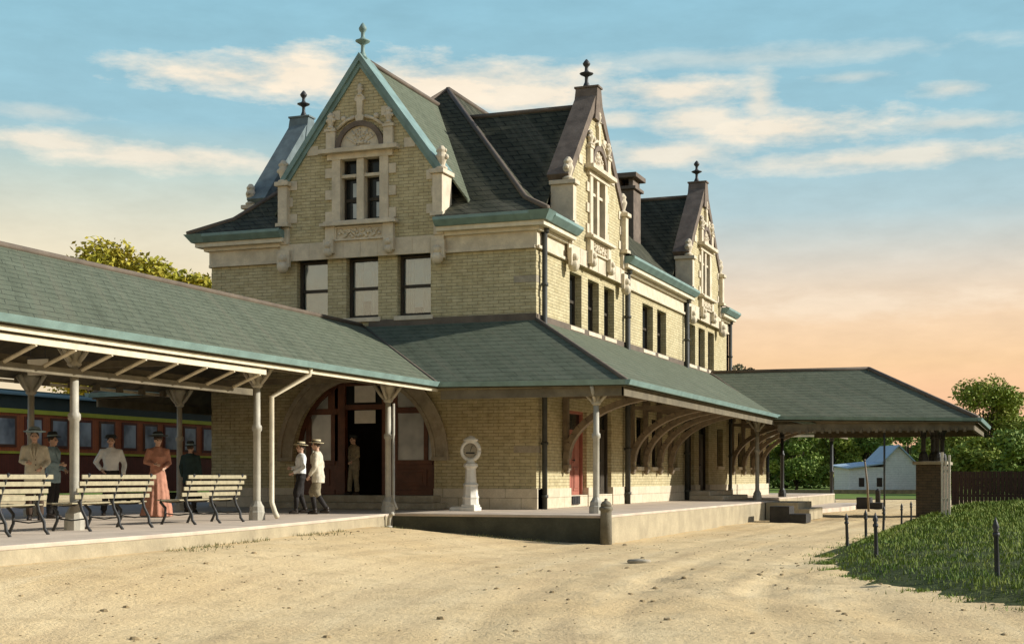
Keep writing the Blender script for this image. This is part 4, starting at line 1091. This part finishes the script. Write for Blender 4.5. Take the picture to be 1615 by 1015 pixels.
# benches
def make_bench():
    o = empty('bench', (0,0,0), 'x', 'bench', 'slatted benches along the canopy edge')
    # length along Y, sitters face -X
    for i, (x, z, a) in enumerate(((.02,.54,.10),(.06,.645,.14),(.105,.75,.18),(.15,.855,.20))):
        k = MB(); c, s = math.sin(a), math.cos(a); pl = Pl((x,0,z),(0,1,0),(1,0,0)); k.box(-1.05,1.05,-.012,.012,-.034,.034,pl); k.build('back_slat', BENCHWOOD, o, local=True, bevel=.006)
    for x, z in ((-.06,.44),(-.16,.425),(-.26,.42),(-.36,.425),(-.46,.44)):
        k = MB(); k.box(x-.036,x+.036,-1.05,1.05,z-.011,z+.011); k.build('seat_slat', BENCHWOOD, o, local=True, bevel=.005)
    for y in (-.88,0,.88):
        k = MB(); k.tube([(.18,y,.90),(.13,y,.84),(.05,y,.62),(.0,y,.46),(.03,y,.34),(.12,y,.18),(.13,y,.08),(.20,y,.0)], .02, 6, flat=1.3); k.build('rear_leg', DARKMETAL, o, local=True)
        k = MB(); k.tube([(-.50,y,.45),(-.52,y,.40),(-.42,y,.30),(-.42,y,.16),(-.50,y,.0)], .02, 6, flat=1.3); k.build('front_leg', DARKMETAL, o, local=True)
        k = MB(); k.tube([(-.50,y,.425),(-.3,y,.40),(-.1,y,.41),(.0,y,.46)], .018, 6); k.tube([(-.42,y,.2),(-.15,y,.17),(.11,y,.2)], .012, 6); k.build('seat_rail', DARKMETAL, o, local=True)
    return o
b0_ = make_bench()
for i, (x, y, lab) in enumerate(((-1.95,-12.35,'weathered slatted bench at the foot of the column with the white downpipe'),(-1.75,-15.55,'middle slatted bench just right of the nearest canopy column'),(-1.5,-18.5,'slatted bench cut off by the left edge of the picture'))):
    o = b0_ if i == 0 else copy_tree(b0_)
    o.location = (x, y, 0); o.rotation_euler = (0,0,R(3)); o['label'] = lab

# iron hitching posts round the grass
def make_post():
    o = empty('iron_post', (0,0,0), 'x', 'post', 'spear topped iron posts round the grass')
    k = MB(); k.lathe([(.055,-.15),(.045,.05),(.04,.58),(.06,.60),(.06,.64)], (0,0,0), 10); k.build('shaft', DARKMETAL, o, local=True)
    k = MB(); k.lathe([(.055,.64),(.035,.67),(.062,.72),(.03,.80),(.006,.86)], (0,0,0), 8); k.build('spear_tip', DARKMETAL, o, local=True)
    return o
pp = make_post()
for i, (x, y, s, lab) in enumerate(((8.52,-3.9,1,'spear topped iron post on the road edge, leftmost of the row'),(8.50,-.3,1,'spear topped iron post, second from the left along the road edge'),(9.77,-9.94,1.0,'big spear topped iron post near the left tip of the grass bank'),(8.40,4.6,1,'spear topped iron post at the foot of the slim canopy pole'),(8.35,10.5,.95,'spear topped iron post, last but one before the brick pier'),(8.3,14.6,.95,'smallest spear topped iron post, nearest the brick pier'),(11.85,-14.35,1.05,'nearest spear topped iron post standing alone in the grass at right'))):
    o = pp if i == 0 else copy_tree(pp)
    o.location = (x, y, -.66 if i != 6 and i != 2 else bank_z(x, y)-.03); o.scale = (s*.8,s*.8,s*(.86 if i not in (2, 6) else .92)); o.rotation_euler = (R(random.uniform(-2,2)), R(random.uniform(-2,2)), 0); o['label'] = lab
wp = empty('white_post', (9.32,16.3,-.48), 'tall white painted triple post standing in the grass before the brick pier', 'post')
for i, (dx, h) in enumerate(((-.12,2.2),(0,1.9),(.12,2.1))):
    k = MB(); k.box(dx-.038,dx+.038,-.05,.05,0,h); k.build('picket', CREAM, wp, local=True, bevel=.008)
k = MB(); k.box(-.16,.16,.05,.08,1.5,1.6); k.box(-.16,.16,.05,.08,.5,.6); k.build('rail', WHITE, wp, local=True)
lp = empty('leaning_pole', (5.22,29,-.65), 'thin leaning wooden pole beyond the road in front of the white house', 'pole')
k = MB(); k.tube([(.06,0,-.1),(0,0,1.2),(-.12,0,2.3)], [.05,.045,.035], 8); k.build('pole', BRACK, lp, local=True); k = MB(); k.lathe([(.05,0),(.055,.05)], (-.11,0,2.2), 8); k.build('collar', DARKMETAL, lp, local=True)
# little bollards by the far road
bo = MB(); bo.lathe([(.14,0),(.13,.75),(.15,.78),(.05,.9)], (0,0,0), 10)
o = bo.build('wooden_bollard', CRATE, local=True); o.location = (4.3,42,-.66); tag(o, 'short dark wooden bollard left of the white house', 'bollard')

# fence on the right
fe = empty('board_fence', (14,44.5,-.65), 'long dark brown close boarded fence behind the grass bank', 'fence')
k = MB()
for i in range(150):
    x = 7.9+i*.21; h = 1.82+.05*noise.noise((i*3.1,0,0)); k.box(x, x+.195, 44.5, 44.53, -.7, -.65+h)
k.build('boards', FENCEM, fe)
k = MB(); k.box(7.9,39.4,44.53,44.60,-.2,-.08); k.box(7.9,39.4,44.53,44.60,.7,.82); k.build('rail', FENCEM, fe)
for i in range(8):
    k = MB(); k.box(8+i*4.2,8.14+i*4.2,44.60,44.74,-.7,1.15); k.build('fence_post', FENCEM, fe)

# white house far off
wh = empty('white_house', (-.75,94,-.6), 'whitewashed low gabled house beyond the road, seen under the canopy', 'house', rz=R(20.7))
k = MB(); PLh = Pl((0,0,0),(1,0,0),(0,-1,0))
k.prism(PLh, [(.1,-.3),(3.15,-.3),(3.15,2.4),(1.35,4.2),(.1,2.95)], -6, 0); k.box(-3.0,.1,-.02,6,-.3,2.35); k.build('wall', WHITEWASH, wh, local=True)
k = MB(); k.slab([(1.35,-.35,4.35),(3.45,-.35,2.25),(3.45,6.3,2.25),(1.35,6.3,4.35)], .12); k.slab([(1.35,-.35,4.35),(1.35,6.3,4.35),(-.15,6.3,2.85),(-.15,-.35,2.85)], .12)
k.slab([(-3.3,-.35,2.3),(.08,-.35,2.75),(.08,6.3,2.95),(-3.3,6.3,2.6)], .12); k.build('roof', BLUEROOF, wh, local=True)
for u in (-2.25,-.65):
    k = MB(); k.box(u,u+.62,-.03,.05,.55,1.45,PLh); wo = k.build('window', WHITEWASH, wh, local=True)
    k = MB(); k.box(u+.06,u+.56,.05,.06,.6,1.4,PLh); k.build('pane', GLASS_DARK, wo, local=True)
bk = MB(); bk.flat([(-9,91.0),(6,93.5),(6,92.4),(-9,89.9)], -.8, -.25)
tag(bk.build('earth_bank', CLOD), kind='structure')

# ------------------------------------------------------------------ passenger coach
CO = empty('passenger_coach', (-17.4,0,-.65), 'red and brown wooden passenger coach standing at the platform behind the waiting people', 'train coach')
cx0, cx1, cy0, cy1 = -18.8, -16.0, -12.0, 11.5
k = MB(); k.box(cx0,cx1,cy0,cy1,.35,1.55); k.build('lower_body', COACHDK, CO, bevel=.03)
k = MB(); k.box(cx0+.01,cx1-.01,cy0+.01,cy1-.01,1.62,2.75); k.build('upper_body', COACHRED, CO)
k = MB(); k.box(cx0-.03,cx1+.03,cy0-.03,cy1+.03,1.55,1.62); k.box(cx0-.03,cx1+.03,cy0-.03,cy1+.03,2.75,2.88); k.build('olive_line', COACHGR, CO)
k = MB(); k.box(cx0-.02,cx1+.02,cy0-.02,cy1+.02,2.88,3.28); k.build('letterboard', COACHLET, CO)
k = MB(); n = 12; pts = [(-17.4+1.55*math.cos(PI*i/n), 3.28+.20*math.sin(PI*i/n)) for i in range(n+1)]
k.prism(Pl((0,0,0),(1,0,0),(0,1,0)), pts, cy0-.4, cy1+.4); k.box(-18.0,-16.8,cy0+.5,cy1-.5,3.4,3.52); k.build('roof', COACHRF, CO)
i = 0; y = cy0+.7
while y < cy1-1:
    k = MB(); k.box(cx1-.008,cx1+.02,y,y+.82,1.74,2.66); wo = k.build('window', COACHDK if i % 2 else WOOD, CO)
    k = MB(); k.box(cx1+.02,cx1+.03,y+.09,y+.73,1.82,2.58); k.build('pane', GLASS_COACH, wo)
    y += 1.18; i += 1
for yb in (cy0+3.5, cy1-3.5):
    k = MB()
    for dy in (-1.1, 1.1):
        for x in (-18.1,-16.7): k.tube([(x-.06,yb+dy,-.1),(x+.06,yb+dy,-.1)], .45, 18, smooth=False)
    k.box(-18.2,-16.6,yb-1.7,yb+1.7,.05,.3); k.build('bogie', DARKMETAL, CO)

# ------------------------------------------------------------------ trees
def tree(name, label, loc, h, r, mat, seed, n, leaf, trunk_h=.3, group='trees around the station', lobes=14, flat=.8):
    o = empty(name, loc, label, 'tree', group); rn = random.Random(seed)
    k = MB(); th = h*trunk_h
    k.tube([(0,0,-.2),(.05*r,0,th),(0,.05*r,h*.75)], [h*.028,h*.02,h*.006], 8)
    C = []
    for i in range(lobes):
        a = rn.uniform(0, 2*PI); t = rn.random(); zz = th+(h-th)*(.12+.80*t); rad = r*math.sqrt(max(.05, 1-((t-.42)/.62)**2))*rn.uniform(.35,.85)
        C.append((V(rad*math.cos(a), rad*math.sin(a), zz), r*rn.uniform(.28,.46)*(1.15-.4*t)))
        k.tube([(0,0,th*rn.uniform(.8,1.3)), (rad*.5*math.cos(a), rad*.5*math.sin(a), zz*.75), tuple(C[-1][0])], [h*.010,h*.006,h*.002], 5)
    C.append((V(0,0,h-r*.3), r*.33))
    k.build('trunk', TRUNK, o, local=True)
    c = MB()
    tot = sum(q[1]**2 for q in C)
    for ctr, rr_ in C:
        for j in range(int(n*rr_*rr_/tot)):
            d = V(rn.gauss(0,1), rn.gauss(0,1), rn.gauss(0,1)).normalized(); q_ = ctr+V(d.x,d.y,d.z*flat)*rr_*(rn.random()**.45)*(1+.35*noise.noise(tuple(d*2.3+ctr)))
            u = V(rn.gauss(0,1),rn.gauss(0,1),rn.gauss(0,.7)).normalized(); w_ = u.cross(V(rn.gauss(0,1),rn.gauss(0,1),rn.gauss(0,1))).normalized(); s_ = leaf*rn.uniform(.6,1.4)
            m_ = len(c.v); c.v += [q_-u*s_, q_+w_*s_*.5, q_+u*s_, q_-w_*s_*.5]; c.f.append((m_,m_+1,m_+2,m_+3))
    c.build('crown', mat, o, local=True, recalc=False)
    return o
tree('broadleaf_tree', 'taller yellow green tree showing above the long canopy at left', (-41,37.5,-.65), 16.3, 4.8, LEAF_YEL, 1, 19000, .17, lobes=20)
tree('broadleaf_tree', 'lower yellow green tree touching the station wall above the canopy', (-39.2,42,-.65), 15.0, 3.8, LEAF_YEL, 2, 14000, .17, lobes=18)
tree('broadleaf_tree', 'big green tree standing right of the canopy end at the picture edge', (7.6,97,-.65), 10.0, 4.8, LEAF_MID, 3, 22000, .16, .12, lobes=26)
for i, (x, y, h, r, mm, lab) in enumerate(((-16.6,116,7.6,3.2,LEAF_MID,'leftmost green tree seen under the canopy beside the station end'),(-12.6,119,7.4,3.2,LEAF_DK,'second dark green tree seen between the two far canopy posts'),(-8.9,122,7.6,3.0,LEAF_MID,'green tree seen left of the white house behind the far shelter post'),(-5.2,124,8.0,3.2,LEAF_DK,'dark green tree directly behind the left end of the white house'),(-1.0,122,7.6,3.2,LEAF_DK,'dark tree right behind the gable of the white house'),(3.0,116,7.2,3.0,LEAF_MID,'green tree between the white house and the brick pier columns'),(10.6,84,5.0,3.0,LEAF_DK,'low dark bushy tree above the board fence at the right edge'),(7.4,88,5.2,2.6,LEAF_MID,'low light green bushy tree just above the fence left end'),(13.4,86,7.2,3.0,LEAF_DK,'dark tree cut by the right edge of the picture'))):
    tree('broadleaf_tree', lab, (x,y,-.65), h, r, mm, 20+i, 8000, .19, .08, lobes=18)
tree('broadleaf_tree', 'dusky distant tree peeping out behind the right end of the station wall', (-24.6,146,-.65), 16.3, 4.6, LEAF_BLK, 41, 6000, .26)
tree('broadleaf_tree', 'lower dusky distant tree just above the far canopy ridge', (-19.0,150,-.65), 14.6, 3.4, LEAF_BLK, 42, 5000, .26)
wd = MB(); rn = random.Random(77)
for i in range(40000):
    x = rn.uniform(-60,40); y = 150+rn.uniform(-6,10); hh = 6.2+1.6*noise.noise((x*.13,0,0))+.9*noise.noise((x*.5,4,0)); z = -.6+hh*rn.random()**.7
    u = V(rn.gauss(0,1),rn.gauss(0,1),rn.gauss(0,.7)).normalized(); w_ = u.cross(V(rn.gauss(0,1),rn.gauss(0,1),rn.gauss(0,1))).normalized(); s_ = rn.uniform(.2,.5); m_ = len(wd.v); q_ = V(x,y,z)
    wd.v += [q_-u*s_, q_+w_*s_*.6, q_+u*s_, q_-w_*s_*.6]; wd.f.append((m_,m_+1,m_+2,m_+3))
tag(wd.build('far_wood', LEAF_DK, recalc=False), 'continuous belt of far green woodland along the horizon', 'wood', kind='stuff')

# ------------------------------------------------------------------ light, sky
SUN = Vector((1.0, .36, .52)).normalized()
az = math.atan2(SUN.x, SUN.y); el = math.asin(SUN.z)
sl = bpy.data.lights.new('sun', 'SUN'); sl.energy = 3.8; sl.angle = R(1.2); sl.color = (1, .965, .90)
so = bpy.data.objects.new('sun', sl); COL.objects.link(so); so.rotation_euler = (-SUN).to_track_quat('-Z', 'Y').to_euler(); so.location = (30, 10, 30)
Wd = bpy.data.worlds.new('World'); SC.world = Wd; Wd.use_nodes = True
nt = Wd.node_tree; nt.nodes.clear(); lk = nt.links.new
out = nd(nt, 'ShaderNodeOutputWorld')
sky = nd(nt, 'ShaderNodeTexSky', sky_type='NISHITA'); sky.sun_disc = False; sky.sun_elevation = el; sky.sun_rotation = az
bg1 = nd(nt, 'ShaderNodeBackground'); lk(sky.outputs[0], bg1.inputs[0]); bg1.inputs[1].default_value = .11
tc = nd(nt, 'ShaderNodeTexCoord'); sp = nd(nt, 'ShaderNodeSeparateXYZ'); lk(tc.outputs['Generated'], sp.inputs[0])
def M(op, a, b_=None, c=None):
    n = nd(nt, 'ShaderNodeMath', operation=op)
    for i, v_ in enumerate((a, b_, c)):
        if v_ is None: continue
        if hasattr(v_, 'node'): lk(v_, n.inputs[i])
        else: n.inputs[i].default_value = v_
    return n.outputs[0]
EL = M('MULTIPLY', M('ARCSINE', sp.outputs[2]), 180/PI); AZ = M('MULTIPLY', M('ARCTAN2', sp.outputs[0], sp.outputs[1]), 180/PI)
cv = nd(nt, 'ShaderNodeCombineXYZ'); lk(M('MULTIPLY', AZ, .30), cv.inputs[0]); lk(M('MULTIPLY', EL, .95), cv.inputs[1])
wn = nd(nt, 'ShaderNodeTexNoise'); wn.inputs['Scale'].default_value = 1.0; wn.inputs['Detail'].default_value = 7; wn.inputs['Roughness'].default_value = .62; lk(cv.outputs[0], wn.inputs['Vector'])
wz = M('SUBTRACT', wn.outputs[0], .5)
cr = nd(nt, 'ShaderNodeValToRGB'); lk(M('DIVIDE', EL, 24.0), cr.inputs[0])
def lin(r, g_, b_): return tuple(((c/255+.055)/1.055)**2.4 if c > 10 else c/3294 for c in (r, g_, b_))
def set_ramp(cr, stops):
    e = cr.color_ramp.elements
    while len(e) > 1: e.remove(e[-1])
    for i, (p, c) in enumerate(stops):
        q_ = e[0] if i == 0 else e.new(p)
        q_.position = p; q_.color = (*lin(*c), 1)
set_ramp(cr, [(0,(250,198,160)),(.12,(252,200,158)),(.19,(252,212,166)),(.27,(248,218,184)),(.35,(226,217,202)),(.44,(184,208,213)),(.58,(158,200,214)),(1,(138,191,213))])
cl_ = nd(nt, 'ShaderNodeValToRGB'); lk(M('DIVIDE', EL, 24.0), cl_.inputs[0])
set_ramp(cl_, [(0,(245,222,185)),(.30,(247,228,192)),(.40,(232,226,203)),(.50,(196,214,208)),(.58,(158,200,214)),(.75,(149,196,213)),(1,(138,191,213))])
mx = nd(nt, 'ShaderNodeMix', data_type='RGBA'); lk(ramp(nt, AZ, -32, -12), mx.inputs[0]); lk(cl_.outputs[0], mx.inputs[6]); lk(cr.outputs[0], mx.inputs[7])
# banks of cloud, each at its own bearing and height (degrees)
dens = None
for (u, v_, hu, hv, st_) in ((470,125,85,30,1),(370,133,140,18,.9),(690,138,130,30,1),(840,150,120,24,.95),(1060,150,120,18,.9),(1198,165,25,34,.7),(1090,195,70,20,.85),(1240,214,130,20,.9),(980,190,40,10,.7),(1050,246,120,15,.8),(1400,266,230,12,.7),(80,250,100,13,.8),(250,262,170,14,.8),(450,268,120,10,.6),(60,206,70,10,.35),(1500,168,45,8,.5),(1340,140,60,6,.35),(1330,490,220,16,.35),(1500,220,90,9,.5),(1180,100,260,12,.3),(760,125,180,22,.8),(560,150,60,24,.9)):
    a_ = -20.74+math.degrees(math.atan((u-807)/2200)); e_ = math.degrees(math.atan((752-v_)/2200)); ha = math.degrees(hu*1.25/2200); he = math.degrees(hv*1.4/2200)
    dx = M('DIVIDE', M('SUBTRACT', AZ, a_), ha); dy = M('DIVIDE', M('SUBTRACT', EL, e_), he)
    q_ = M('SUBTRACT', 1.0, M('SQRT', M('ADD', M('MULTIPLY', dx, dx), M('MULTIPLY', dy, dy))))
    q_ = M('ADD', q_, M('MULTIPLY', wz, 3.0)); q_ = M('MULTIPLY', ramp(nt, q_, -.22, .75), st_)
    dens = q_ if dens is None else M('MAXIMUM', dens, q_)
mc = nd(nt, 'ShaderNodeMix', data_type='RGBA'); lk(dens, mc.inputs[0]); lk(mx.outputs[2], mc.inputs[6]); mc.inputs[7].default_value = (*lin(252,238,216), 1)
# faint mottling
mo = nd(nt, 'ShaderNodeMix', data_type='RGBA', blend_type='MULTIPLY'); lk(mc.outputs[2], mo.inputs[6]); mo.inputs[0].default_value = 1
g_ = nd(nt, 'ShaderNodeCombineColor'); gg = ramp(nt, wn.outputs[0], .3, .7, .93, 1.05); lk(gg, g_.inputs[0]); lk(gg, g_.inputs[1]); lk(gg, g_.inputs[2]); lk(g_.outputs[0], mo.inputs[7])
bg2 = nd(nt, 'ShaderNodeBackground'); lk(mo.outputs[2], bg2.inputs[0])
EXPO = .7
bg2.inputs[1].default_value = 2**-EXPO
ms = nd(nt, 'ShaderNodeMixShader'); lk(ramp(nt, EL, 19, 32), ms.inputs[0]); lk(bg2.outputs[0], ms.inputs[1]); lk(bg1.outputs[0], ms.inputs[2])
lk(ms.outputs[0], out.inputs[0])

# ------------------------------------------------------------------ camera
cam = bpy.data.cameras.new('camera'); co = bpy.data.objects.new('camera', cam); COL.objects.link(co)
co.location = (12.397, -34.513, .85); co.rotation_euler = (R(90), 0, R(20.74))
cam.sensor_width = 36; cam.lens = 36*2200/1615; cam.shift_y = 244.5/1615; cam.clip_end = 3000; cam.clip_start = .1
SC.camera = co
SC.view_settings.view_transform = 'Standard'; SC.view_settings.look = 'None'; SC.view_settings.exposure = EXPO; SC.view_settings.gamma = 1
SC.render.engine = 'CYCLES'
